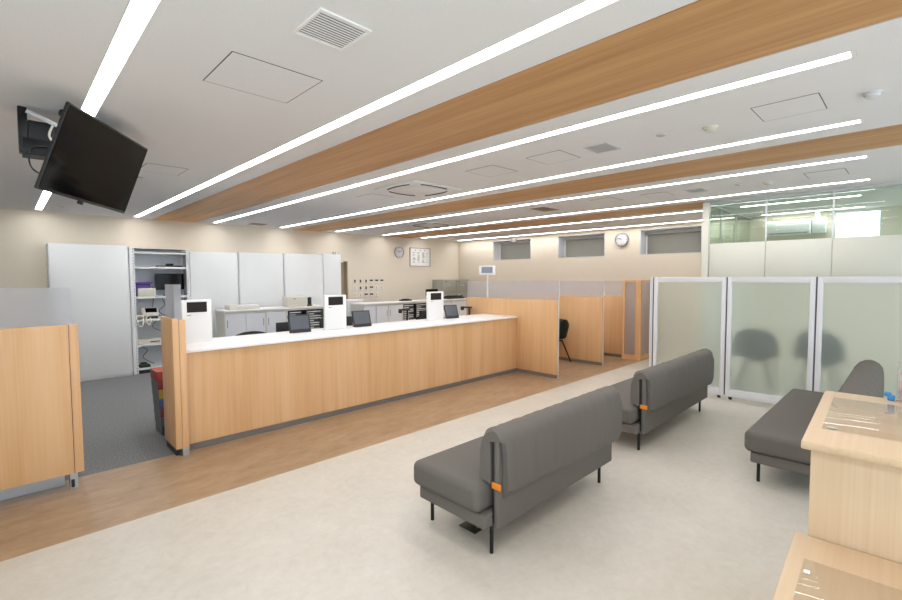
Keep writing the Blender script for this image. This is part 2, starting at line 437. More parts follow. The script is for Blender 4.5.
# ------------------------------------------------------------------ ceiling lights
ORD = ['passing behind the wall television, furthest left', 'left of the widest wood ceiling strip', 'right of the widest wood ceiling strip',
       'left of the second wood ceiling strip', 'right of the second wood ceiling strip', 'left of the third wood ceiling strip',
       'right of the third wood ceiling strip, stopping at the glass partition', 'nearest the row of high windows']
def ceiling_light(x, y0, y1, label):
    t = thing('ceiling_light', label, 'ceiling light', (x, (y0+y1)/2, CEIL), group='recessed linear ceiling lights')
    b = new(); w = LH-.001
    bx(b, x-w, x-w+.006, y0+.001, y1-.001, CEIL, 2.828); bx(b, x+w-.006, x+w, y0+.001, y1-.001, CEIL, 2.828)
    bx(b, x-w+.006, x+w-.006, y0+.001, y0+.02, CEIL, 2.828); bx(b, x-w+.006, x+w-.006, y1-.02, y1-.001, CEIL, 2.828)
    obj('housing', b, 'white_plastic', t)
    b = new(); bx(b, x-w+.0095, x+w-.0095, y0+.021, y1-.021, CEIL+.005, CEIL+.012); obj('diffuser', b, 'light', t)
for i, x in enumerate(LX):
    lab = 'white linear ceiling light ' + ORD[i]
    y0 = [-2.2, -2.2, .245, .295, .34, .39, 0, 0][i]
    if i >= 6:
        ceiling_light(x, 2.42, L1, lab)
        ceiling_light(x, .55 if i == 6 else .6, 2.03, 'short white linear light inside the glass-walled room, ' + ('nearer the glass' if i == 6 else 'further from the glass'))
    else: ceiling_light(x, y0, L1, lab)

# ------------------------------------------------------------------ ceiling fittings
def hatch(x0, x1, y0, y1, label, g=.006):
    t = thing('access_hatch', label, 'ceiling hatch', ((x0+x1)/2, (y0+y1)/2, CEIL), group='ceiling access hatches')
    b = new(); bx(b, x0, x1, y0, y1, CEIL-.0015, CEIL+.004); obj('shadow_gap', b, 'gap', t)
    b = new(); bx(b, x0+g, x1-g, y0+g, y1-g, CEIL-.0019, CEIL+.003); obj('hatch_panel', b, 'ceiling', t)
for h in [(.835, 1.32, 2.36, 2.82, 'large square ceiling hatch at upper left, between the television and the big white vent'),
          (3.55, 3.925, .445, .80, 'ceiling hatch beside the dome sensor at upper right'),
          (3.50, 3.86, 2.21, 2.575, 'square ceiling hatch next to the grey vent, nearer the vent'),
          (3.48, 3.88, 2.95, 3.33, 'square ceiling hatch between the air conditioner cassette and another hatch'),
          (6.21, 6.61, .545, .89, 'ceiling hatch above the glass partition at far right'),
          (6.10, 6.45, 3.00, 3.34, 'faint ceiling hatch on the left of a pair, fifth light row'),
          (6.22, 6.58, 2.34, 2.66, 'faint ceiling hatch on the right of a pair, fifth light row'),
          (3.50, 3.86, 5.05, 5.40, 'faint ceiling hatch just left of the near air conditioner cassette'),
          (1.02, 1.38, 5.18, 5.60, 'small faint ceiling hatch right of the television')]:
    hatch(*h, g=.005)

def vent(x0, x1, y0, y1, mat, back, label, n=10, axis='x', fr=.014):
    t = thing('ceiling_vent', label, 'ceiling vent', ((x0+x1)/2, (y0+y1)/2, CEIL), group='ceiling air vents')
    b = new(); z0 = CEIL-.008; z1 = CEIL
    bx(b, x0, x1, y0, y0+fr, z0, z1, .002); bx(b, x0, x1, y1-fr, y1, z0, z1, .002)
    bx(b, x0, x0+fr, y0+fr, y1-fr, z0, z1, .002); bx(b, x1-fr, x1, y0+fr, y1-fr, z0, z1, .002)
    obj('frame', b, mat, t)
    b = new(); bx(b, x0+fr, x1-fr, y0+fr, y1-fr, CEIL-.0015, CEIL+.004); obj('backing', b, back, t)
    for k in range(n):
        f = (k+.5)/n; b = new(); zs0, zs1 = CEIL-.005, CEIL-.0035
        if axis == 'x':
            yc = y0+fr+f*(y1-y0-2*fr); h = (y1-y0)/n*.24; bx(b, x0+fr, x1-fr, yc-h, yc+h, zs0, zs1)
        else:
            xc = x0+fr+f*(x1-x0-2*fr); h = (x1-x0)/n*.24; bx(b, xc-h, xc+h, y0+fr, y1-fr, zs0, zs1)
        obj('slat', b, mat, t)
vent(.965, 1.215, 1.735, 1.99, 'white_plastic', 'vent_dark', 'large white louvred ceiling vent near the top of the photo', 12)
vent(3.575, 3.835, 1.81, 2.03, 'vent_grey', 'vent_mid', 'grey square ceiling vent right of two square hatches', 9)
vent(6.27, 6.54, 1.91, 2.125, 'vent_grey', 'vent_mid', 'distant grey ceiling vent left of a round smoke detector', 8)
vent(6.14, 6.57, 4.15, 4.42, 'bronze_vent', 'gap', 'bronze ceiling vent in the middle distance above the partitions', 7)
vent(3.62, 3.92, 9.35, 9.65, 'bronze_vent', 'gap', 'far ceiling vent above the white wall cabinets', 6)

def cassette(x0, x1, y0, y1, label):
    t = thing('air_conditioner_cassette', label, 'air conditioner', ((x0+x1)/2, (y0+y1)/2, CEIL), group='ceiling air conditioner cassettes')
    cx, cy = (x0+x1)/2, (y0+y1)/2
    b = new(); bx(b, x0, x1, y0, y1, CEIL-.014, CEIL-.0005, .006, 3); obj('cover', b, 'ceiling', t)
    b = new(); w = (x1-x0)*.27; bx(b, cx-w, cx+w, cy-w, cy+w, CEIL-.022, CEIL-.0145, .006); obj('intake_grille', b, 'ceiling', t)
    r = (x1-x0)*.435
    for k in range(4):
        b = new(); pts = []
        for j in range(9):
            s = (j-4)/4; u = s*r*.62; v = r*(1-.09*s*s)
            a = k*PI/2; pts.append((cx+u*math.cos(a)-v*math.sin(a), cy+u*math.sin(a)+v*math.cos(a), CEIL-.013))
        tube(b, pts, .011, 6); obj('air_slot', b, 'bronze', t)
cassette(3.36, 4.14, 4.02, 4.80, 'square four-way air conditioner cassette in the ceiling, nearer of two')
cassette(6.08, 6.86, 6.80, 7.58, 'square four-way air conditioner cassette in the ceiling, further of two')

def detector(x, y, label, r=.05, h=.035, mat='beige_plastic'):
    t = thing('smoke_detector', label, 'smoke detector', (x, y, CEIL), group='ceiling smoke detectors')
    b = new(); lathe(b, [(r, 0), (r, -h*.35), (r*.92, -h*.45)], (x, y, CEIL), n=28); obj('mount', b, mat, t)
    b = new(); lathe(b, [(r*.72, -h*.45), (r*.74, -h*.75), (r*.5, -h), (.004, -h*1.02)], (x, y, CEIL), n=28); obj('sensor_head', b, mat, t)
detector(3.78, 1.10, 'round cream smoke detector on the ceiling left of a hatch outline')
detector(6.47, 1.26, 'round cream smoke detector on the far ceiling above the glass partition')
b = new(); lathe(b, [(.047, 0), (.047, -.010), (.039, -.012), (.035, -.026), (.018, -.036), (.003, -.038)], (3.79, .22, CEIL), n=32)
one('dome_sensor', b, 'vent_grey', 'translucent dome sensor on the ceiling at the far upper right', 'sensor', (3.79, .22, CEIL))
for x, y, lab in [(3.71, 1.43, 'tiny round ceiling plate left of the nearer smoke detector'), (6.38, 1.54, 'tiny round ceiling plate left of the far smoke detector'),
                  (1.10, 5.95, 'tiny round ceiling plate right of the television'), (.68, 9.2, 'tiny round ceiling plate below the television, near the back wall')]:
    b = new(); lathe(b, [(.035, 0), (.033, -.008), (.01, -.011)], (x, y, CEIL), n=24)
    one('ceiling_plate', b, 'plate_grey', lab, 'ceiling plate', (x, y, CEIL), 'small round ceiling plates')
t = thing('security_camera', 'small white camera hanging from the ceiling before the first high window', 'camera', (9.6, 7.45, CEIL))
b = new(); cyl(b, (9.6, 7.45, CEIL), (9.6, 7.45, CEIL-.10), .012); lathe(b, [(.04, 0), (.04, -.012), (.02, -.016)], (9.6, 7.45, CEIL)); obj('mount', b, 'white_plastic', t)
b = new(); bx(b, 9.5, 9.66, 7.40, 7.50, CEIL-.19, CEIL-.10, .02); obj('camera_body', b, 'white_plastic', t)

# ------------------------------------------------------------------ television on a ceiling bracket
e1 = Vector((.579, .815, -.021)).normalized(); e2 = Vector((-.288, .182, -.94)).normalized(); nb = e1.cross(e2).normalized()
TL = Vector((.292, 3.400, 2.708))+e1*.028-e2*.002; TW, TH = .915, .53
TM = Matrix((e1, nb, -e2)).transposed().to_4x4(); TM.translation = TL
t = thing('television', 'large black flat-screen television tilted down from a ceiling bracket', 'television', (.25, 4.05, CEIL))
def tvb(*a, **k):
    b = new(); bx(b, *a, **k); bmesh.ops.transform(b, matrix=TM, verts=b.verts); return b
tvbody = obj('television_body', tvb(.008, TW-.004, .002, .024, -TH, 0, bev=.005), 'black', t)
obj('screen', tvb(.012, TW-.012, -.001, .006, -TH+.018, -.012), 'screen', t, label='dark glossy screen')
obj('back_housing', tvb(.16, TW-.16, .0245, .075, -TH+.06, -.10, bev=.015), 'black', t)
obj('remote_sensor', tvb(TW*.44, TW*.47, .005, .03, -TH-.022, -TH+.001, bev=.004), 'black', t)
obj('wall_arm', tvb(.34, .56, .0755, .20, -.42, -.12, bev=.01), 'blackmetal', t)
b = new(); bx(b, .105, .150, 4.03, 4.13, 2.515, CEIL, .004); obj('bracket_post', b, 'blackmetal', t)
b = new(); bx(b, .12, .52, 4.00, 4.02, 2.50, 2.60, .003); bx(b, .12, .52, 4.12, 4.14, 2.50, 2.60, .003); bx(b, .12, .52, 4.00, 4.14, 2.495, 2.505)
obj('bracket_tray', b, 'blackmetal', t)
b = new(); tube(b, [(.145, 3.99, 2.765), (.30, 3.985, 2.70), (.42, 3.98, 2.67)], .014); obj('bracket_bar', b, 'vent_grey', t, label='silver grey bar')
b = new(); bx(b, .151, .41, 4.021, 4.119, 2.51, 2.72, .006); obj('junction_box', b, 'black', t)
b = new(); bx(b, .42, .47, 4.0, 4.14, 2.52, CEIL, .004); obj('bracket_post', b, 'blackmetal', t)
b = new(); bx(b, .30, .42, 3.92, 3.99, 2.765, CEIL, .012); obj('ceiling_plate', b, 'blackmetal', t)
def curve_pts(P, n=24):
    out = []
    for i in range(len(P)-1):
        p0 = Vector(P[max(i-1, 0)]); p1 = Vector(P[i]); p2 = Vector(P[i+1]); p3 = Vector(P[min(i+2, len(P)-1)])
        for k in range(n//(len(P)-1)+1):
            u = k/(n//(len(P)-1)+1)
            out.append(.5*((2*p1)+(-p0+p2)*u+(2*p0-5*p1+4*p2-p3)*u*u+(-p0+3*p1-3*p2+p3)*u**3))
    out.append(Vector(P[-1])); return out
b = new(); tube(b, curve_pts([(.26, 4.0, 2.56), (.16, 3.97, 2.53), (.15, 3.95, 2.42), (.20, 3.93, 2.37), (.27, 3.92, 2.43), (.32, 3.92, 2.52)]), .005); obj('cable', b, 'black', t)
b = new(); tube(b, curve_pts([(.27, 3.99, 2.70), (.25, 3.97, 2.62), (.30, 3.96, 2.56), (.36, 3.93, 2.50)]), .007); obj('cable', b, 'beige_plastic', t, label='pale cable')

# ------------------------------------------------------------------ service counter
t = thing('service_counter', 'long wood-fronted service counter with white top and staff side shelf', 'counter', (3.85, 5.2, 0))
CX0, CX1 = 1.222, 6.494
b = new(); bx(b, CX0, CX1, 4.965, 5.005, .062, .972); obj('front_panel', b, 'wood', t)
b = new(); bx(b, CX0, CX1, 4.992, 5.03, 0, .061); obj('kick_plate', b, 'kick', t, label='grey metal kick plate')
b = new(); bx(b, CX0, CX1, 4.925, 5.74, .973, 1.0, .004); obj('countertop', b, 'white', t, label='white laminate countertop')
b = new(); bx(b, 1.56, 5.72, 5.40, 6.20, .70, .73, .004); obj('staff_worktop', b, 'white', t)
for k, x in enumerate((1.56, 2.9, 4.25, 5.69)):
    b = new(); bx(b, x, x+.03, 5.03, 6.15, 0, .699); bx(b, x, x+.03, 5.03, 5.70, .699, .972); obj('support_panel', b, 'cab', t)

# wing panel closing the counter's left end
t = thing('counter_end_screen', 'tall wood end panel with frosted acrylic top, left end of service counter', 'screen', (1.15, 5.2, 0))
b = new(); bx(b, 1.108, 1.160, 4.845, 5.28, .075, 1.318, .002); obj('return_panel', b, 'wood', t)
b = new(); bx(b, 1.163, 1.219, 4.845, 4.90, .075, 1.303, .002); obj('corner_post', b, 'edge_wood', t)
b = new(); bx(b, 1.165, 1.219, 4.852, 4.90, 0, .074); obj('foot', b, 'silver', t, label='aluminium foot')
b = new(); bx(b, 1.120, 1.150, 4.905, 5.27, 0, .074); obj('kick_plate', b, 'black', t)
b = new(); bx(b, 1.128, 1.136, 4.875, 5.15, 1.316, 1.640); bx(b, 1.1365, 1.195, 4.868, 4.876, 1.306, 1.640); obj('acrylic_screen', b, 'frost_grey', t)

# panel at far left
t = thing('counter_screen', 'wood partition panel with frosted acrylic top at the left edge, across the opening', 'screen', (-.4, 4.75, 0))
b = new(); bx(b, -1.6, .353, 4.722, 4.775, .125, 1.330, .002); obj('panel', b, 'wood', t)
b = new(); bx(b, .357, .415, 4.722, 4.775, .125, 1.330, .002); obj('end_strip', b, 'edge_wood', t)
b = new(); bx(b, -1.6, .378, 4.745, 4.752, 1.329, 1.630); obj('acrylic_screen', b, 'frost_grey', t)
b = new(); bx(b, -1.6, .30, 4.86, 4.88, 0, .124); bx(b, -1.6, .30, 4.76, 4.8595, .112, .124); obj('base_plate', b, 'silver', t, label='aluminium base plate')
b = new(); bx(b, .325, .375, 4.735, 4.88, 0, .124); obj('foot', b, 'silver', t)
b = new(); bx(b, .33, .352, 4.722, 4.7345, .012, .075, .003); obj('adjuster', b, 'black', t, label='black adjuster block')

# white number displays
def display_unit(x0, x1, label):
    t = thing('number_display', label, 'display', ((x0+x1)/2, 5.53, 1.0), group='white number displays on the counter')
    b = new(); bx(b, x0, x1, 5.46, 5.505, 1.0, 1.462, .005); obj('casing', b, 'white_plastic', t)
    b = new(); bx(b, x0+.02, x1-.02, 5.506, 5.60, 1.0, 1.012, .003); bx(b, (x0+x1)/2-.02, (x0+x1)/2+.02, 5.506, 5.58, 1.0125, 1.12); obj('base', b, 'white_plastic', t)
    w = x1-x0; xm = (x0+x1)/2
    b = new(); bx(b, xm-.34*w, xm+.34*w, 5.4565, 5.465, 1.328, 1.44); obj('display_panel', b, 'lcd', t, label='dark unlit display panel')
    b = new(); bx(b, xm-.34*w, xm-.20*w, 5.4585, 5.462, 1.296, 1.304); obj('emblem', b, 'grey', t)
    return t
display_unit(1.345, 1.635, 'white number display standing at the left end of the counter')
display_unit(3.022, 3.345, 'white number display in the middle of the counter')
display_unit(4.845, 5.185, 'white number display nearest the right end of the counter')

def tablet(x, y, label):
    t = thing('counter_tablet', label, 'tablet', (x, y, 1.0), 0, group='black tablets on the counter', local=True)
    w, h, th = .28, .235, .018; a = math.radians(18)
    R = Matrix.Rotation(-a, 4, 'X'); R = Matrix.Translation((0, -.045, .004)) @ R
    def tb(*q, **k):
        b = new(); bx(b, *q, **k); bmesh.ops.transform(b, matrix=R, verts=b.verts); return b
    obj('body', tb(-w/2, w/2, 0, th, 0, h, bev=.006), 'black', t)
    obj('screen', tb(-w/2+.022, w/2-.022, -.001, .004, .042, h-.018), 'tablet_screen', t, label='grey glossy screen')
    b = new(); bx(b, -.10, .10, -.05, .09, 0, .012, .004); obj('stand_base', b, 'black', t)
    b = new(); vs = bx(b, -.03, .03, .02, .07, .012, .14, .004); obj('stand_neck', b, 'black', t)
    return t
tb0 = tablet(2.68, 5.50, 'black tablet on a stand between the left and middle number displays')
dup(tb0, (3.62, 5.51, 1.0), 0, 'black tablet on a stand just right of the middle number display')
dup(tb0, (5.41, 5.51, 1.0), 0, 'black tablet on a stand just right of the right-hand number display')
for o in bpy.data.objects:
    if o.name.startswith('counter_tablet'): o.rotation_euler[2] = math.radians(-6)

# staff monitors behind the counter
def monitor(x, y, z, w, h, label, group=None, face=0):
    t = thing('computer_monitor', label, 'monitor', (x, y, z), face, group=group, local=True)
    b = new(); bx(b, -w/2, w/2, -.012, .018, .11, .11+h, .006); obj('casing', b, 'black', t)
    b = new(); bx(b, -w/2+.012, w/2-.012, -.0135, -.008, .125, .11+h-.012); obj('screen', b, 'screen', t)
    b = new(); bx(b, -.10, .10, -.07, .09, 0, .012, .004); obj('base', b, 'black', t)
    b = new(); bx(b, -.025, .025, .018, .045, .012, .22, .004); obj('neck', b, 'black', t)
    return t
G = 'black monitors on the staff side of the counter'
monitor(2.80, 5.95, .73, .46, .26, 'black monitor back behind the left tablet', G, PI)
monitor(3.475, 5.95, .73, .54, .275, 'black monitor back behind the middle number display', G, PI)
monitor(5.33, 5.95, .73, .50, .285, 'black monitor back behind the right-hand number display', G, PI)

# ------------------------------------------------------------------ staff chairs
def staff_chair(x, y, rz, label, seat=.50, back=.97, arm=.72):
    t = thing('office_chair', label, 'chair', (x, y, 0), rz, 'black office chairs behind the counter', local=True)
    b = new(); bx(b, -.24, .24, -.23, .23, seat-.07, seat, .03, 3); obj('seat', b, 'black', t)
    b = new()
    n = 10
    for i in range(n):
        pass
    # curved back: arched top edge
    cols = []
    for i in range(11):
        u = -1+.2*i; xx = .235*u; yy = .25-.05*u*u
        top = back-.05*u*u-.015*u**4; cols.append((xx, yy, top))
    f0 = []; 
    for xx, yy, top in cols:
        f0.append([b.verts.new((xx, yy+dy, z)) for dy in (0, .05) for z in (seat+.10, top)])
    for a, c in zip(f0, f0[1:]):
        b.faces.new((a[0], c[0], c[1], a[1])); b.faces.new((a[2], a[3], c[3], c[2])); b.faces.new((a[1], c[1], c[3], a[3])); b.faces.new((a[0], a[2], c[2], c[0]))
    b.faces.new((f0[0][0], f0[0][1], f0[0][3], f0[0][2])); b.faces.new((f0[-1][0], f0[-1][2], f0[-1][3], f0[-1][1]))
    obj('backrest', b, 'black', t)
    b = new(); tube(b, curve_pts([(0, .12, seat-.05), (0, .27, seat-.04), (0, .30, seat+.08), (0, .285, seat+.2)]), .022); obj('back_support', b, 'black', t)
    for s in (-1, 1):
        b = new(); tube(b, curve_pts([(s*.22, .02, seat-.05), (s*.30, .04, seat-.03), (s*.30, .05, arm-.03)]), .018)
        bx(b, s*.30-.035, s*.30+.035, -.16, .10, arm-.03, arm, .012); bx(b, s*.30-.03, s*.30+.03, -.16, -.11, arm-.075, arm-.028, .01)
        obj('armrest', b, 'black', t)
    b = new(); cyl(b, (0, 0, .10), (0, 0, seat-.07), .025); obj('gas_column', b, 'blackmetal', t)
    for k in range(5):
        a = 2*PI*k/5+.3; b = new(); cyl(b, (0, 0, .10), (.29*math.cos(a), .29*math.sin(a), .075), .024, .015); lg = obj('base_leg', b, 'black', t)
        b = new(); px_, py_ = .29*math.cos(a), .29*math.sin(a); cyl(b, (px_-.012, py_, .03), (px_+.012, py_, .03), .03); obj('caster', b, 'black', lg)
    return t
staff_chair(2.46, 6.55, math.radians(165), 'black office chair whose curved back shows above the counter, left of the tablets', back=.975)
staff_chair(5.34, 6.32, math.radians(-84), 'black office chair whose armrest shows left of the right-hand number display', seat=.80, back=1.0, arm=1.115)
staff_chair(6.10, 6.07, PI, 'black office chair whose armrest shows beside the wood partition at counter end', seat=.80, back=.975, arm=1.125)

# ------------------------------------------------------------------ low cabinets behind the staff area
LZ = 1.10; LY0, LY1 = 8.8, 9.29
def slab(x0, x1, label):
    b = new(); bx(b, x0, x1, LY0-.015, LY1+.01, LZ-.028, LZ, .003)
    one('cabinet_worktop', b, 'white', label, 'worktop', ((x0+x1)/2, 9.0, LZ-.014), 'white worktops on the low cabinets')
slab(2.845, 5.02, 'long white worktop on the left row of low cabinets')
slab(5.83, 9.28, 'long white worktop on the right row of low cabinets')
def low_cab(x0, x1, label, doors=2):
    t = thing('low_cabinet', label, 'cabinet', ((x0+x1)/2, 9.0, 0), group='low white cabinets behind the counter')
    z1 = LZ-.03; th = .018; b = new()
    bx(b, x0, x0+th, LY0+.012, LY1, 0, z1); bx(b, x1-th, x1, LY0+.012, LY1, 0, z1)
    bx(b, x0+th, x1-th, LY1-.015, LY1, 0, z1); bx(b, x0+th, x1-th, LY0+.012, LY1-.015, 0, .05); bx(b, x0+th, x1-th, LY0+.012, LY1-.015, z1-.035, z1)
    if doors == 0: bx(b, x0+th, x1-th, LY0+.02, LY1-.015, .62, .64)
    obj('body', b, 'cab_side', t)
    for k in range(doors):
        w = (x1-x0-2*th)/doors; xa = x0+th+k*w
        b = new(); bx(b, xa+.002, xa+w-.002, LY0+(.002 if k % 2 else .014), LY0+(.013 if k % 2 else .026), .055, z1-.04); dd = obj('door', b, 'cab_door', t)
        b = new(); hx = xa+.03 if k % 2 == 0 else xa+w-.03; yq = LY0+(.002 if k % 2 else .014)
        bx(b, hx-.008, hx+.008, yq-.003, yq, .78, .92); obj('handle', b, 'grey', dd)
low_cab(2.855, 3.61, 'low white two-door cabinet at the left end of the left row')
low_cab(3.615, 4.03, 'low white one-door cabinet beside the navy drawer trays', 1)
low_cab(4.035, 5.01, 'open low cabinet bay holding two navy drawer trays, left row', 0)
low_cab(5.84, 6.55, 'low white two-door cabinet behind the middle tablet')
low_cab(6.555, 6.98, 'low white one-door cabinet left of the right-hand navy drawer trays', 1)
low_cab(6.985, 7.80, 'open low cabinet bay holding two navy drawer trays, right row', 0)
low_cab(7.805, 8.67, 'low white two-door cabinet behind the right-hand tablet')
low_cab(8.675, 9.27, 'low white one-door cabinet at the right end of the right row', 1)
def drawers(x0, x1, label):
    t = thing('letter_tray_tower', label, 'letter trays', ((x0+x1)/2, 8.98, .641), group='navy document drawer trays')
    b = new(); y0, y1, z0, z1 = 8.83, 9.14, .641, 1.03; th = .006
    bx(b, x0, x0+th, y0, y1, z0, z1); bx(b, x1-th, x1, y0, y1, z0, z1); bx(b, x0, x1, y1, y1+th, z0, z1)
    bx(b, x0+th, x1-th, y0, y1, z0, z0+th); bx(b, x0+th, x1-th, y0, y1, z1-th, z1)
    obj('casing', b, 'black', t)
    n = 8; h = (z1-z0-2*th)/n
    for k in range(n):
        b = new(); za = z0+th+k*h; bx(b, x0+th+.002, x1-th-.002, y0-.004, y1-.01, za+.003, za+h*.62); dd = obj('drawer', b, 'navy', t)
        b = new(); bx(b, x0+.02, x1-.02 if k % 3 else (x0+x1)/2, y0-.007, y0-.004, za+.005, za+h*.45); obj('label_strip', b, 'paper', dd)
drawers(4.08, 4.36, 'navy document drawers in the left row, left of a pair')
drawers(4.45, 4.80, 'navy document drawers in the left row, right of a pair')
drawers(7.02, 7.35, 'navy document drawers in the right row, left of a pair')
drawers(7.42, 7.76, 'navy document drawers in the right row, right of a pair')

# things on the low cabinets
t = thing('flatbed_scanner', 'pale grey flat scanner on the left end of the low cabinets', 'scanner', (3.2, 9.0, LZ))
b = new(); bx(b, 2.96, 3.10, 8.86, 9.14, LZ, LZ+.09, .012); bx(b, 3.08, 3.52, 8.86, 9.14, LZ, LZ+.055, .008); obj('body', b, 'beige_plastic', t)
b = new(); bx(b, 3.09, 3.50, 8.87, 9.13, LZ+.056, LZ+.085, .008); obj('lid', b, 'white_plastic', t)
t = thing('desktop_device', 'beige box-shaped device on the low cabinets beside a black phone', 'device', (4.3, 9.0, LZ))
b = new(); bx(b, 4.09, 4.50, 8.86, 9.15, LZ, LZ+.205, .012); obj('body', b, 'beige_plastic', t)
b = new(); bx(b, 4.20, 4.25, 8.857, 8.862, LZ+.16, LZ+.172); obj('indicator', b, 'ink', t)
t = thing('cordless_phone', 'black cordless phone standing beside the beige device', 'phone', (4.61, 8.98, LZ))
b = new(); bx(b, 4.565, 4.655, 8.93, 9.02, LZ, LZ+.03, .01); obj('cradle', b, 'black', t)
b = new(); bx(b, 4.573, 4.647, 8.955, 9.0, LZ+.03, LZ+.185, .01); obj('handset', b, 'black', t)
b = new(); bx(b, 4.50, 4.68, 8.80, 8.90, LZ, LZ+.006); one('sticky_note', b, 'yellow_paper', 'yellow paper note on the worktop in front of the black phone', 'note', (4.59, 8.85, LZ))
b = new(); bx(b, 8.62, 9.22, 8.86, 9.16, LZ, LZ+.045, .01); bx(b, 8.70, 9.20, 8.90, 9.14, LZ+.045, LZ+.085, .01)
one('document_tray', b, 'black', 'flat black document tray on the right row of low cabinets', 'tray', (8.9, 9.0, LZ))
monitor(8.12, 9.0, LZ, .42, .17, 'black monitor on the right row of low cabinets behind the right-hand number display', None, 0)
b = new(); bx(b, 7.10, 7.40, 8.95, 9.12, LZ, LZ+.035, .012); bx(b, 7.16, 7.34, 8.97, 9.10, LZ+.035, LZ+.055, .01)
one('desk_phone', b, 'black', 'low black desk phone on the right row of low cabinets', 'phone', (7.25, 9.03, LZ))
t = thing('side_cabinet', 'white side cabinet standing behind the left end of the right cabinet row', 'cabinet', (6.1, 9.55, 0))
b = new(); bx(b, 5.78, 6.20, 9.38, 9.74, 0, 1.13); obj('body', b, 'cab', t)
b = new(); bx(b, 5.77, 6.22, 9.37, 9.75, 1.131, 1.165, .003); obj('top_board', b, 'white', t)

# ------------------------------------------------------------------ tall cabinets on the back wall
def tall_cab(x0, x1, z1, y0, label, seam=False):
    t = thing('tall_cabinet', label, 'cabinet', ((x0+x1)/2, 9.8, 0), group='tall white cabinets on the back wall')
    b = new(); bx(b, x0+.001, x1-.001, y0+.022, YB-.005, 0, z1, .002); obj('body', b, 'cab', t)
    b = new(); bx(b, x0+.012, x1-.012, y0, y0+.021, .04, z1-.02, .003); dd = obj('door', b, 'cab', t)
    return t
tall_cab(.52, 1.565, 2.262, 9.58, 'broad tall white cabinet left of the open shelf unit')
tall_cab(2.515, 3.40, 2.205, 9.60, 'tall white cabinet directly right of the open shelf unit')
tall_cab(3.415, 4.345, 2.215, 9.60, 'tall white cabinet behind the flat scanner, third from the doorway')
tall_cab(4.36, 5.285, 2.225, 9.60, 'tall white cabinet behind the beige device, second from the doorway')
tall_cab(5.29, 5.765, 2.245, 9.60, 'narrow tall white cabinet nearest the doorway')

# open steel shelf unit
t = thing('shelf_unit', 'open white steel shelf unit holding office equipment', 'shelf unit', (2.08, 9.8, 0))
SX0, SX1, SY0, SY1, SZ = 1.58, 2.51, 9.60, 10.02, 2.225
SH = [2.17, 1.905, 1.375, .965, .52, .10]
for xa in (SX0, SX1-.045):
    for ya in (SY0, SY1-.03):
        b = new(); bx(b, xa, xa+(.075 if xa < 2 else .045), ya, ya+.03, 0, SZ)
        obj('upright', b, 'slotted' if ya == SY0 else 'cab', t)
for z in SH:
    b = new(); bx(b, SX0+.076, SX1-.046, SY0+.004, SY1-.005, z-.035, z); obj('shelf', b, 'cab', t)
b = new(); bx(b, SX0+.076, SX1-.046, SY1-.004, SY1, .1, SZ); obj('back_panel', b, 'cab_door', t)
b = new(); bx(b, SX0, SX1, SY0, SY1, SZ+.001, SZ+.012); obj('top_panel', b, 'white', t)
t = thing('keyboard', 'black keyboard with a mouse lying on the upper shelf', 'keyboard', (2.2, 9.8, 1.905))
b = new(); bx(b, 2.02, 2.42, 9.68, 9.84, 1.905, 1.93, .005); obj('body', b, 'black', t)
b = new(); bx(b, 2.16, 2.28, 9.70, 9.78, 1.931, 1.968, .014); obj('mouse', b, 'black', t)
monitor(2.225, 9.80, 1.375, .475, .30, 'black monitor standing on the shelf unit', None, 0)
b = new(); bx(b, 1.66, 1.92, 9.66, 9.92, 1.60, 1.632, .003); one('purple_folder', b, 'purple', 'purple folder lying on top of the purple box stack in shelf unit', 'folder', (1.79, 9.79, 1.60))
b = new(); bx(b, 1.66, 1.90, 9.70, 9.92, 1.375, 1.599, .004); one('purple_box', b, 'purple', 'purple box behind the white box on the shelf unit', 'box', (1.78, 9.81, 1.375))
b = new(); bx(b, 1.69, 1.96, 9.61, 9.695, 1.375, 1.52, .004); one('storage_box', b, 'beige_plastic', 'small white box in front of purple box on the shelf unit', 'box', (1.82, 9.65, 1.375))
t = thing('telephone', 'white desk telephone with dark screen on the shelf unit', 'telephone', (1.88, 9.75, .965))
R = Matrix.Translation((1.88, 9.70, 1.02)) @ Matrix.Rotation(math.radians(55), 4, 'X')
b = new(); bx(b, -.125, .125, -.02, .16, 0, .035, .01); bmesh.ops.transform(b, matrix=R, verts=b.verts); obj('body', b, 'beige_plastic', t)
b = new(); bx(b, -.07, .105, .05, .14, .034, .038); bmesh.ops.transform(b, matrix=R, verts=b.verts); obj('screen', b, 'screen', t)
b = new(); bx(b, 1.78, 2.0, 9.70, 9.86, .965, 1.03, .01); obj('stand', b, 'black', t)
b = new(); tube(b, curve_pts([(1.84, 9.67, 1.02), (1.80, 9.61, 1.0), (1.79, 9.585, .92), (1.83, 9.582, .86), (1.86, 9.59, .92), (1.86, 9.62, .99)], 40), .014); obj('cord', b, 'beige_plastic', t)
t = thing('telephone_handset', 'loose white telephone handset hanging off the shelf edge', 'handset', (1.70, 9.6, .965))
b = new(); tube(b, curve_pts([(1.65, 9.66, .985), (1.68, 9.64, 1.02), (1.74, 9.64, 1.02), (1.77, 9.66, .985)]), .022); obj('grip', b, 'beige_plastic', t)
b = new(); tube(b, curve_pts([(1.66, 9.64, .985), (1.655, 9.585, .95), (1.68, 9.578, .86), (1.73, 9.58, .85), (1.755, 9.585, .92), (1.76, 9.63, .985)], 40), .014); obj('cord', b, 'beige_plastic', t)
t = thing('network_switch', 'beige flat network box on the middle shelf', 'network box', (1.9, 9.75, .52))
b = new(); bx(b, 1.67, 2.12, 9.63, 9.85, .52, .60, .006); obj('body', b, 'beige_plastic', t)
b = new(); bx(b, 1.85, 2.0, 9.626, 9.631, .545, .565); obj('port_row', b, 'ink', t)
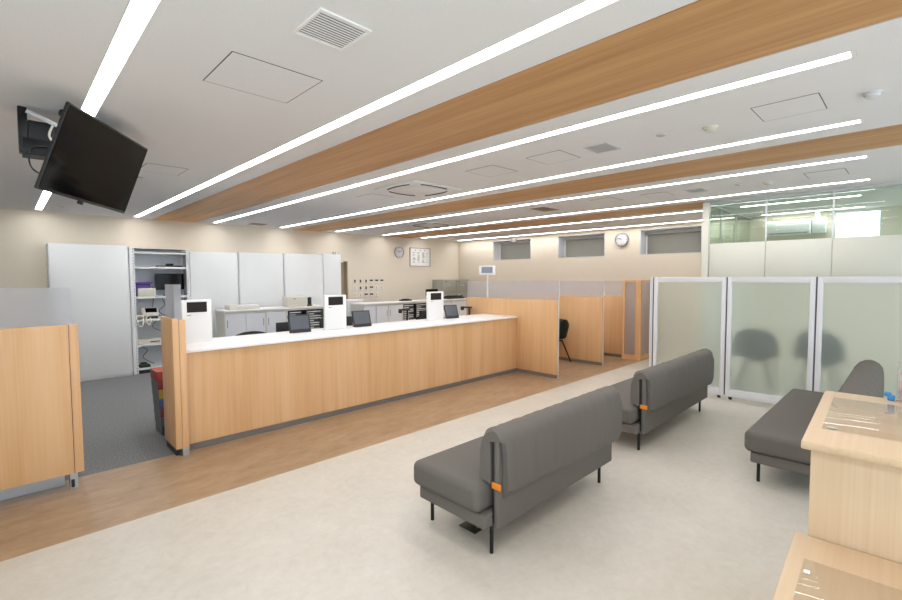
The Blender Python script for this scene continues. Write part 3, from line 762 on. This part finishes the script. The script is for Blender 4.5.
for i, (P, lab) in enumerate([([(2.0, 9.98, 1.36), (1.97, 9.93, 1.15), (2.05, 9.9, 1.02), (2.12, 9.93, .97)], 'black cable hanging behind the telephone'),
             ([(2.12, 9.98, 1.34), (2.16, 9.94, 1.2), (2.06, 9.9, 1.08), (2.2, 9.9, .97)], 'black cable hanging right of the telephone'),
             ([(2.05, 9.97, .93), (1.95, 9.9, .80), (2.12, 9.9, .68), (2.22, 9.93, .53)], 'black cable on the shelf with the network box'),
             ([(1.7, 9.97, .48), (1.85, 9.9, .38), (1.78, 9.88, .25), (1.95, 9.9, .11)], 'black cable hanging above the lowest shelf, left'),
             ([(2.3, 9.97, .48), (2.1, 9.9, .30), (2.3, 9.88, .22), (2.35, 9.9, .11)], 'black cable hanging above the lowest shelf, right')]):
    b = new(); tube(b, curve_pts(P, 30), .0055); one('cable', b, 'black', lab, 'cable', P[-1], 'cables in the shelf unit')
b = new(); bx(b, 1.68, 1.84, 9.62, 9.80, .10, .15, .01); bx(b, 1.70, 1.80, 9.65, 9.75, .15, .19, .015); one('green_box', b, pm('green_plastic', srgb(40, 120, 70), .5) and 'green', 'green object lying on the lowest shelf', 'box', (1.76, 9.71, .10))
b = new(); bx(b, 1.66, 1.85, 9.615, 9.75, .0, .062, .004); one('black_box', b, 'black', 'small black box under the lowest shelf', 'box', (1.75, 9.68, 0))

# ------------------------------------------------------------------ crates behind the counter end
cr = [('black', 'black storage crate at the bottom of the stack'), ('smoke', 'smoky grey storage crate second from the bottom of the stack'),
      ('red', 'red-fronted storage crate in the lower half of the stack'), ('blue', 'blue-fronted storage crate in the middle of the stack'),
      ('yellow', 'yellow-fronted storage crate in the upper half of the stack'), ('red', 'dark red-fronted storage crate, second from the top'),
      ('orange_red', 'orange-red storage crate on top of the stack')]
zc = 0.0; hc = .1
for m, lab in cr:
    t = thing('storage_crate', lab + ' behind the counter end panel', 'crate', (1.33, 5.79, zc), group='stacked storage crates')
    b = new(); x0, x1, y0, y1 = 1.160, 1.50, 5.64, 5.93; th = .006; xo = -.055*zc
    bx(b, x0+xo, x0+xo+th, y0, y1, zc+.001, zc+hc-.002); bx(b, x1-th, x1, y0, y1, zc+.001, zc+hc-.002)
    bx(b, x0+xo+th, x1-th, y1-th, y1, zc+.001, zc+hc-.002); bx(b, x0+xo+th, x1-th, y0+.006, y1-th, zc+.001, zc+.008)
    obj('tub', b, 'smoke' if m != 'orange_red' else 'red', t)
    b = new(); bx(b, x0+xo+th, x1-th, y0, y0+.006, zc+.001, zc+hc-.004, .002); obj('front', b, m, t)
    b = new(); bx(b, x0+xo+.008, x1-.008, y0+.008, y1-.008, zc+hc-.02, zc+hc-.003); obj('lid', b, m, t)
    zc += hc

# ------------------------------------------------------------------ wall items on the back wall
def clock(c, axis, r, label, hh, mm):
    t = thing('wall_clock', label, 'clock', c)
    s = -1; n = 40
    def P(h): return h*s
    b = new(); lathe(b, [(r*.98, P(.002)), (r, P(.02)), (r*.97, P(.045)), (r*.88, P(.045)), (r*.87, P(.03)), (.01, P(.03))], c, axis, n); obj('rim', b, 'silver', t)
    b = new(); lathe(b, [(r*.865, P(.0305)), (.01, P(.0325))], c, axis, n); obj('dial', b, 'dial', t)
    def pt(u, v, h):
        return Vector(c)+(Vector((u, P(h), v)) if axis == 'y' else Vector((P(h), -u, v)))
    b = new()
    for k in range(12):
        a = PI/6*k; L = .16 if k % 3 == 0 else .1
        cyl(b, pt(r*.82*math.sin(a), r*.82*math.cos(a), .0335), pt(r*(.82-L)*math.sin(a), r*(.82-L)*math.cos(a), .0335), .007 if k % 3 == 0 else .005, n=6)
    obj('hour_marks', b, 'ink', t)
    for nm, ang, L, w in (('hour_hand', 2*PI*(hh+mm/60)/12, .48, .008), ('minute_hand', 2*PI*mm/60, .72, .006)):
        b = new(); cyl(b, pt(0, 0, .036), pt(r*L*math.sin(ang), r*L*math.cos(ang), .036), w, w*.6, n=8); obj(nm, b, 'black', t)
clock((7.845, YB, 2.387), 'y', .165, 'round silver-rimmed wall clock left of the framed notice', 10, 9)
clock((XR, 4.765, 2.543), 'x', .158, 'round silver-rimmed wall clock between two high windows', 9, 48)
t = thing('framed_notice', 'framed white notice with columns of small print on the back wall', 'notice', (8.61, YB, 2.27))
FX0, FX1, FZ0, FZ1 = 8.225, 8.998, 2.005, 2.535
b = new(); w = .018
bx(b, FX0, FX1, YB-.025, YB-.001, FZ0, FZ0+w); bx(b, FX0, FX1, YB-.025, YB-.001, FZ1-w, FZ1); bx(b, FX0, FX0+w, YB-.025, YB-.001, FZ0+w, FZ1-w); bx(b, FX1-w, FX1, YB-.025, YB-.001, FZ0+w, FZ1-w)
obj('frame', b, 'grey', t)
b = new(); bx(b, FX0+w, FX1-w, YB-.012, YB-.001, FZ0+w, FZ1-w); sh = obj('sheet', b, 'paper', t)
b = new()
for cidx in range(4):
    xs = FX0+.10+cidx*.172; n = 12 if cidx < 3 else 7; ww = .11 if cidx < 3 else .05
    for k in range(n):
        if random.random() < .1: continue
        z = FZ1-.13-k*(.30/n if cidx < 3 else .32/n); xa = xs+random.random()*.02; w2 = ww*random.uniform(.5, 1)
        bx(b, xa, xa+w2, YB-.0135, YB-.0115, z-.009, z)
for xs in (.20, .37, .54): bx(b, FX0+xs, FX0+xs+.03, YB-.0135, YB-.0115, FZ1-.085, FZ1-.06)
obj('small_print', b, 'ink', sh)
rows = [(1.665, 6, 'top'), (1.487, 6, 'middle'), (1.305, 5, 'bottom')]
ords = ['first', 'second', 'third', 'fourth', 'fifth', 'sixth']
for z, n, rn in rows:
    for k in range(n):
        x = 6.348+k*.168; b = new()
        bx(b, x, x+.128, YB-.012, YB-.001, z-.14, z)
        faint = (rn, k) in (('middle', 0), ('bottom', 0), ('bottom', 1), ('bottom', 4), ('middle', 4), ('middle', 5))
        if faint: bx(b, x+.05, x+.068, YB-.0135, YB-.0115, z-.09, z-.035, mi=2)
        else:
            wd = .05 if k > 2 or rn == 'bottom' else .025
            bx(b, x+.064-wd, x+.064+wd, YB-.0135, YB-.0115, z-(.07 if wd > .03 else .10), z-.025, mi=1)
        bx(b, x+.02, x+.10, YB-.0135, YB-.0115, z-.128, z-.118, mi=2)
        one('wall_card', b, ['card_stock', 'ink', 'grey'], 'small white wall card, %s in the %s row beside the doorway' % (ords[k], rn), 'card', (x+.064, YB, z-.07), 'rows of small cards on the back wall')
t = thing('exit_sign', 'green emergency exit sign above the doorway, mostly behind a tall cabinet', 'exit sign', (5.785, YB, 2.25))
b = new(); bx(b, 5.775, 5.925, YB-.04, YB-.001, 2.195, 2.325, .003); obj('housing', b, 'white_plastic', t)
b = new(); bx(b, 5.78, 5.92, YB-.044, YB-.041, 2.20, 2.32); fc = obj('green_face', b, 'sign_green', t)
b = new(); yq = YB-.046
ox, oz = -.085, -.045
bx(b, 5.94+ox, 5.995+ox, yq, yq+.001, 2.27+oz, 2.36+oz); cyl(b, (5.905+ox, yq, 2.36+oz), (5.905+ox, yq+.001, 2.36+oz), .012, n=12)
for q in [((5.90, 2.345), (5.885, 2.31)), ((5.885, 2.31), (5.915, 2.285)), ((5.885, 2.31), (5.86, 2.275)), ((5.90, 2.34), (5.93, 2.325)), ((5.90, 2.34), (5.87, 2.33))]:
    cyl(b, (q[0][0]+ox, yq, q[0][1]+oz), (q[1][0]+ox, yq, q[1][1]+oz), .007, n=6)
obj('running_figure', b, 'paper', fc)

# grey steel filing cabinets in the corner
def locker(x0, x1, y0, y1, z1, label):
    t = thing('filing_cabinet', label, 'filing cabinet', ((x0+x1)/2, (y0+y1)/2, 0), group='grey steel filing cabinets')
    b = new(); bx(b, x0+.001, x1-.001, y0+.015, y1, 0, z1, .003); obj('body', b, 'locker', t)
    n = 4; h = z1/n
    for k in range(n):
        b = new(); bx(b, x0+.012, x1-.012, y0, y0+.0145, k*h+.012, (k+1)*h-.012, .003); dd = obj('drawer', b, 'locker', t)
        xm = (x0+x1)/2
        b = new(); bx(b, xm-.06, xm+.06, y0-.012, y0-.0005, (k+.55)*h, (k+.55)*h+.03, .004); obj('handle', b, 'silver', dd)
        b = new(); bx(b, x0+.10, x0+.16, y0-.003, y0-.0005, (k+1)*h-.075, (k+1)*h-.045); obj('label_plate', b, 'red' if k == 3 else 'paper', dd)
locker(9.07, 9.61, 9.58, 10.03, 1.62, 'grey steel filing cabinet in the back corner, left of a pair')
locker(9.615, 10.15, 9.58, 10.03, 1.62, 'grey steel filing cabinet in the back corner, right of a pair')

# ------------------------------------------------------------------ booth partitions
def booth(x, y0, y1, zw, zg, label, gy1=None):
    t = thing('booth_partition', label, 'partition', (x, (y0+y1)/2, 0), group='wood booth partitions with frosted acrylic tops')
    b = new(); bx(b, x-.03, x+.03, y0+.012, y1, .062, zw, .002); obj('panel', b, 'wood', t)
    b = new(); bx(b, x-.012, x+.012, y0+.03, y1, 0, .061); obj('kick_plate', b, 'kick', t)
    b = new(); bx(b, x-.008, x+.008, y0-.004, y0+.0115, 0, zg); obj('end_post', b, 'pale_metal', t, label='slim aluminium end post')
    b = new(); bx(b, x-.004, x+.004, y0+.012, y1, zw-.002, zg-.006); obj('acrylic_screen', b, 'frost_grey', t)
booth(6.53, 4.115, 6.19, 1.305, 1.625, 'wood booth partition joined to the right end of the counter')
booth(8.09, 4.12, 6.19, 1.305, 1.615, 'wood booth partition in the middle of three')
booth(9.20, 4.25, 6.19, 1.29, 1.605, 'wood booth partition furthest right, beside the wood-framed screen')

QY = 5.655
t = thing('queue_display', 'small white screen on a pole above the first booth partition', 'display', (6.513, QY, 1.3055), math.radians(30), local=True)
b = new(); cyl(b, (0, 0, 0), (0, 0, .44), .015, n=12); obj('pole', b, 'white_plastic', t)
b = new(); bx(b, -.045, -.0155, -.155, .155, .43, .60, .008); obj('casing', b, 'white_plastic', t)
b = new(); bx(b, -.0475, -.042, -.105, .105, .465, .58); obj('screen', b, 'pale_screen', t)

# wood-framed frosted screen
t = thing('glazed_screen', 'wood-framed corner screen with tall frosted panes beyond the booths', 'screen', (9.1, 3.9, 0))
def wframe(axis, a0, a1, c, z1=1.622, th=.05):
    b = new()
    def put(b, u0, u1, z0, z1_, e=0):
        if axis == 'y': bx(b, c-th/2+e, c+th/2-e, u0, u1, z0, z1_)
        else: bx(b, u0, u1, c-th/2+e, c+th/2-e, z0, z1_)
    put(b, a0, a0+.055, 0, z1); put(b, a1-.055, a1, 0, z1); put(b, a0+.055, a1-.055, z1-.045, z1); put(b, a0+.055, a1-.055, 0, .10)
    obj('wood_frame', b, 'edge_wood', t)
    b = new(); put(b, a0+.055, a1-.055, .10, z1-.045, .021); obj('frosted_pane', b, 'frost_wood', t)
wframe('y', 3.888, 4.215, 9.10)
wframe('x', 9.075, 9.95, 3.862)

# chair in the first booth
def shell_chair(x, y, rz, mat, label, group=None, z=.44, sw=.235, bh=.37):
    t = thing('shell_chair', label, 'chair', (x, y, 0), rz, group, local=True)
    b = new(); nu, nv = 12, 12; G_ = []
    for i in range(nu+1):
        v = i/nu
        # profile from seat front to back top
        if v < .5: py = -.22+.40*(v/.5); pz = z+.02*(1-v/.5)**2-.01*math.sin(v*2*PI)
        else:
            q = (v-.5)/.5; py = .18+.10*q+.04*math.sin(q*PI/2); pz = z+bh*q**.9
        q_ = max(0, (v-.5)/.5); wv = sw*(1-.75*q_**5)*(1-.25*max(0, .25-v)*4)
        row = []
        for j in range(nv+1):
            u = -1+2*j/nv; lift = .07*u*u*(1 if v < .5 else .2); fwd = -.09*u*u*(0 if v < .5 else 1)
            row.append(b.verts.new((wv*u, py+fwd, pz+lift)))
        G_.append(row)
    for i in range(nu):
        for j in range(nv): b.faces.new((G_[i][j], G_[i][j+1], G_[i+1][j+1], G_[i+1][j]))
    geom = bmesh.ops.solidify(b, geom=b.faces[:], thickness=.018)
    obj('seat_shell', b, mat, t, smooth=60)
    b = new(); bx(b, -.12, .12, -.12, .12, z-.06, z-.03, .005); obj('under_frame', b, 'blackmetal', t)
    for sx in (-1, 1):
        for sy in (-1, 1):
            b = new(); cyl(b, (sx*.11, sy*.11, z-.04), (sx*.235, sy*.235, 0), .015, .012, n=10); obj('leg', b, 'blackmetal', t)
    return t
shell_chair(7.80, 5.02, math.radians(165), 'green', 'dark green chair partly hidden inside the first booth', None, .47, .24, .40)
GC = 'dark shell chairs behind the frosted screens'
shell_chair(8.12, 1.66, math.radians(96), 'teal', 'dark teal shell chair blurred behind the middle frosted screen', GC, .47, .29, .45)
shell_chair(8.32, .92, math.radians(86), 'teal', 'dark teal shell chair blurred behind the right frosted screen', GC, .47, .29, .45)

# ------------------------------------------------------------------ frosted glass screens
def fscreen(y0, y1, label):
    x = 7.09
    t = thing('frosted_screen', label, 'screen', (x, (y0+y1)/2, 0), group='white-framed frosted glass screens')
    za, zb = .035, 1.684; s = .055
    b = new(); bx(b, x-.02, x+.02, y0, y0+s, za, zb, .003); obj('stile', b, 'frame_white', t)
    b = new(); bx(b, x-.02, x+.02, y1-s, y1, za, zb, .003); obj('stile', b, 'frame_white', t)
    b = new(); bx(b, x-.0195, x+.0195, y0+s, y1-s, zb-.075, zb-.0005, .002); obj('top_rail', b, 'frame_white', t)
    b = new(); bx(b, x-.0195, x+.0195, y0+s, y1-s, za+.0005, za+.105, .002); bx(b, x-.0225, x-.0195, y0+s, y1-s, za+.04, za+.047); obj('bottom_rail', b, 'frame_white', t)
    b = new(); bx(b, x-.004, x+.004, y0+s-.003, y1-s+.003, za+.10, zb-.07); obj('frosted_pane', b, 'frost', t)
    b = new(); bx(b, x-.012, x+.012, y1+.0003, y1+.0175, za+.02, zb-.003); obj('gap_shade_strip', b, 'gap_shade', t)  # added dark strip, paints the shade in the gap beside the next frame
    for y in (y0+.06, y1-.06):
        b = new(); cyl(b, (x, y, 0), (x, y, za+.002), .022, n=14); obj('foot', b, 'black', t)
fscreen(1.818, 2.79, 'white-framed frosted glass screen furthest left, nearest the wood booths')
fscreen(.852, 1.800, 'white-framed frosted glass screen in the middle, two chairs showing behind')
fscreen(-.14, .834, 'white-framed frosted glass screen at the right edge of the photo')
t = thing('screen_end_post', 'slim white double post at the free end of the frosted screens', 'post', (7.09, 2.825, 0))
b = new(); bx(b, 7.065, 7.115, 2.808, 2.822, 0, 1.684, .002); bx(b, 7.065, 7.115, 2.826, 2.845, 0, 1.684, .002); obj('profile', b, 'frame_white', t)
b = new(); bx(b, 7.075, 7.105, 2.8221, 2.8259, 0, 1.67); obj('gap_strip', b, 'grey', t)

# ------------------------------------------------------------------ sofas
def sofa(L, loc, label, fat=0.0):
    """local frame: x along the length from the left leg, y=0 at the back legs, seat faces +y"""
    t = thing('lounge_sofa', label, 'sofa', loc, 0, 'grey lounge sofas', local=True)
    x0, x1 = -.115, L+.135
    b = new(); bx(b, x0, x1, .03, .645, .262, .432, .045, 5)
    for v in b.verts:                                    # slight crown on the seat
        if v.co.z > .40: v.co.z += .012*(1-((v.co.x-(x0+x1)/2)/((x1-x0)/2))**2)
    obj('seat_cushion', b, 'sofa_seat', t, smooth=60)
    b = new(); bx(b, x0+.035, x1-.035, .0, .60, .172, .259, .012, 3); obj('base_frame', b, 'sofa', t)
    b = new(); bx(b, -.004, x1-.025, -.045, -.003, .165, .735, .012, 3); obj('back_panel', b, 'sofa', t, smooth=60)
    # folded back pad: inverted U swept along x
    prof = []
    # outer outline from back lower edge up over the top to the front lower edge
    for z in (.345, .40, .47, .55, .64): prof.append((-.080-.010*math.sin((z-.345)/.295*PI*.7), z))
    for k in range(9):
        a = PI-PI*k/8; prof.append((.0+.085*math.cos(a), .695+.088*math.sin(a)))
    for z in (.63, .56, .50, .455): prof.append((.086+.016*math.sin((.695-z)/.24*PI*.9), z))
    # inner outline back again
    for z in (.437, .50, .60, .70): prof.append((.010, z))
    for z in (.70, .60, .50, .40, .345): prof.append((-.049, z))
    n = 48; b = new(); rings = []
    m = len(prof)
    def start(yy, zz, j):                                # the front half of the pad reaches further than the back half
        if j >= 18: return None
        return -.022 if yy > .03 else (-.002 if zz > .71 else .030+.02*max(0, .6-zz)/.25)
    st = [start(y_, z_, j) for j, (y_, z_) in enumerate(prof)]
    for j in range(18, m): st[j] = -.016 if prof[j][0] > 0 else .034
    en = L+.20
    for i in range(n+1):
        f = i/n; ring = []
        for j, (yy, zz) in enumerate(prof):
            xa = st[j]; x = xa+(en-xa)*f
            e = min(f, 1-f)*(en-xa)
            k = 1-.22*max(0, 1-e/.05)**2
            w = .0028*math.sin(i*1.7)+.002*math.sin(i*.9+1)
            if f < .12: w += .004*math.sin(i*2.6+zz*30)
            outer = j < 18
            mid = .052 if yy > 0 else -.066
            if zz > .66: dy = yy*k+(w if yy > 0 else -w)
            else: dy = (mid+(yy-mid)*k+(w if yy > 0 else -w)) if outer else yy
            z2 = zz
            if zz > .70 and outer: z2 = zz-(1-k)*.08
            if zz < .40 and yy < -.05 and outer: z2 = zz+.035*(1-f)+.05*max(0, 1-(1-f)*(en-xa)/.06)**2+.03*max(0, 1-f*(en-xa)/.05)**2
            if fat and outer: dy *= 1+fat; z2 = zz+(z2-zz)+max(0, zz-.5)*.16
            ring.append(b.verts.new((x, dy, z2)))
        rings.append(ring)
    for a, c in zip(rings, rings[1:]):
        for j in range(m): b.faces.new((a[j], a[(j+1) % m], c[(j+1) % m], c[j]))
    b.faces.new(rings[0]); b.faces.new(rings[-1][::-1])
    obj('back_pad', b, 'sofa', t, smooth=50)
    b = new(); bx(b, -.014, -.0065, -.070, .002, .415, .455, .003); obj('strap', b, 'orange', t, label='orange strap')
    b = new(); bx(b, -.0085, -.0045, -.014, -.001, .19, .73, .002); obj('edge_binding', b, 'black', t, label='black edge binding')
    for xx in (0, L):
        for yy in (.012, .555):
            b = new(); cyl(b, (xx, yy, 0), (xx, yy, .175), .0125, n=14); obj('leg', b, 'blackmetal', t)
    return t
sofa(1.362, (2.085, 1.765, 0), 'short dark grey lounge sofa in the foreground with its back to the camera')
sofa(1.80, (4.375, 1.835, 0), 'long dark grey lounge sofa beyond the foreground sofa, in the same line')
sofa(1.80, (4.40, .305, 0), 'long dark grey lounge sofa partly hidden behind the writing desk', .3)

t = thing('floor_outlet', 'square dark bronze floor outlet cover under the foreground sofa', 'floor outlet', (2.225, 2.06, 0))
b = new(); bx(b, 2.16, 2.29, 1.985, 2.135, .0005, .006, .002); obj('cover_plate', b, 'bronze', t)
b = new(); cyl(b, (2.225, 2.02, .006), (2.225, 2.02, .008), .008, n=14); obj('latch', b, 'silver', t)

# ------------------------------------------------------------------ writing desks at right (slightly turned)
DA = math.radians(2.3)
HZ, LZ2 = 1.08, .712
t = thing('writing_desk', 'tall pale wood standing writing desk at the right edge', 'desk', (2.12, .283, 0), DA, local=True)
b = new(); bx(b, 0, 1.03, -.95, 0, HZ-.032, HZ, .006)
vcut = b
obj('desk_top', b, 'desk_wood', t)
b = new(); bx(b, .035, .060, -.93, -.028, 0, HZ-.033); obj('front_panel', b, 'desk_wood_v', t)
for yy in (-.93, -.053):
    b = new(); bx(b, .0605, .98, yy, yy+.025, 0, HZ-.033); obj('side_panel', b, 'desk_wood_v', t)
b = new(); bx(b, .0605, .98, -.90, -.056, .52, .545); obj('shelf', b, 'desk_wood', t)
t = thing('low_writing_desk', 'low pale wood writing desk in front of the tall one', 'desk', (2.12, .283, 0), DA, local=True)
LXE = .03
b = new(); bx(b, -.80, LXE, -.95, .012, LZ2-.032, LZ2, .006); obj('desk_top', b, 'desk_wood', t)
for xx in (-.76, -.03):
    b = new(); bx(b, xx, xx+.03, -.92, -.03, 0, LZ2-.033); obj('side_panel', b, 'desk_wood_v', t)
b = new(); bx(b, -.729, -.031, -.92, -.895, .3, LZ2-.033); obj('modesty_panel', b, 'desk_wood_v', t)
t = thing('acrylic_sheet', 'clear acrylic sheet lying on the tall writing desk', 'desk sheet', (2.12, .283, HZ), DA, local=True)
b = new(); bx(b, .22, .86, -.55, -.045, .0005, .004, .001); obj('sheet', b, 'acrylic', t)
b = new(); cyl(b, (.245, -.075, .0042), (.245, -.075, .0055), .017, n=20); obj('round_sticker', b, 'silver', t)
t = thing('acrylic_sheet', 'clear acrylic sheet lying on the low writing desk', 'desk sheet', (2.12, .283, LZ2), DA, local=True)
b = new(); bx(b, -.62, -.165, -.60, -.035, .0005, .004, .001); obj('sheet', b, 'acrylic', t)
b = new(); bx(b, -.265, -.245, -.060, -.043, .0042, .006); obj('square_sticker', b, 'paper', t)
t = thing('leaflet_stand', 'clear acrylic leaflet stand at the far edge of the tall desk', 'leaflet stand', (3.13, .045, HZ))
b = new(); bx(b, 3.08, 3.17, -.16, .048, HZ, HZ+.006); bx(b, 3.165, 3.17, -.16, .048, HZ+.006, HZ+.19); bx(b, 3.08, 3.165, .044, .048, HZ+.006, HZ+.13); obj('holder', b, 'acrylic', t)
b = new(); bx(b, 3.13, 3.16, -.155, .042, HZ+.007, HZ+.15); obj('leaflets', b, 'leaflet', t)
b = new(); bx(b, 3.10, 3.13, .052, .080, HZ, HZ+.026, .007); bx(b, 3.105, 3.13, .064, .092, HZ+.018, HZ+.04, .007)
one('blue_clip', b, 'bright_blue', 'small bright blue clip beside the leaflet stand on the tall desk', 'clip', (3.115, .07, HZ))

# ------------------------------------------------------------------ inside the glass-walled room
t = thing('wall_air_conditioner', 'white wall air conditioner seen through the partition glass', 'air conditioner', (10.05, 1.63, 2.45))
b = new(); bx(b, 9.98, XR-.001, 1.30, 1.97, 2.42, 2.67, .02, 3); obj('cover', b, 'white_plastic', t)
b = new(); bx(b, 9.975, 10.0, 1.33, 1.94, 2.435, 2.46); obj('air_flap', b, 'grey', t)
t = thing('wall_speaker', 'white box speaker beside the wall air conditioner behind glass', 'speaker', (10.08, 1.2, 2.55))
b = new(); bx(b, 10.0, XR-.001, 1.10, 1.30-.01, 2.42, 2.69, .01); obj('cabinet', b, 'white_plastic', t)
b = new(); bx(b, 10.03, 10.12, 1.19, 1.25, 2.69, CEIL); obj('hanger', b, 'white_plastic', t)

# light portals in the glazed openings (they only guide the sampling of the sky)
def portal(loc, rot, sx, sy):
    l = bpy.data.lights.new('window_portal', 'AREA'); l.shape = 'RECTANGLE'; l.size = sx; l.size_y = sy
    l.cycles.is_portal = True
    o = bpy.data.objects.new('window_portal', l); COL.objects.link(o); o.location = loc; o.rotation_euler = rot
for a, c in GX: portal(((a+c)/2, YF-.11, 1.41), (math.radians(90), 0, 0), c-a, 2.58)
for a, c in [(-3.2, -.9), (-.7, 1.6)]: portal((XL-.11, (a+c)/2, 1.41), (math.radians(90), 0, math.radians(-90)), c-a, 2.58)
# ------------------------------------------------------------------ world and view
w = bpy.data.worlds.new('sky'); sc.world = w; w.use_nodes = True
bg = w.node_tree.nodes['Background']; bg.inputs[0].default_value = (.80, .92, 1.0, 1); bg.inputs[1].default_value = 4.0
sc.view_settings.view_transform = 'Standard'; sc.view_settings.look = 'None'
sc.view_settings.gamma = 1; sc.view_settings.use_curve_mapping = False
sc.view_settings.exposure = -0.12
sc.cycles.use_denoising = True
sc.cycles.max_bounces = 14; sc.cycles.diffuse_bounces = 6; sc.cycles.transmission_bounces = 10; sc.cycles.transparent_max_bounces = 16
sc.cycles.sample_clamp_indirect = 6
sc.cycles.caustics_reflective = False
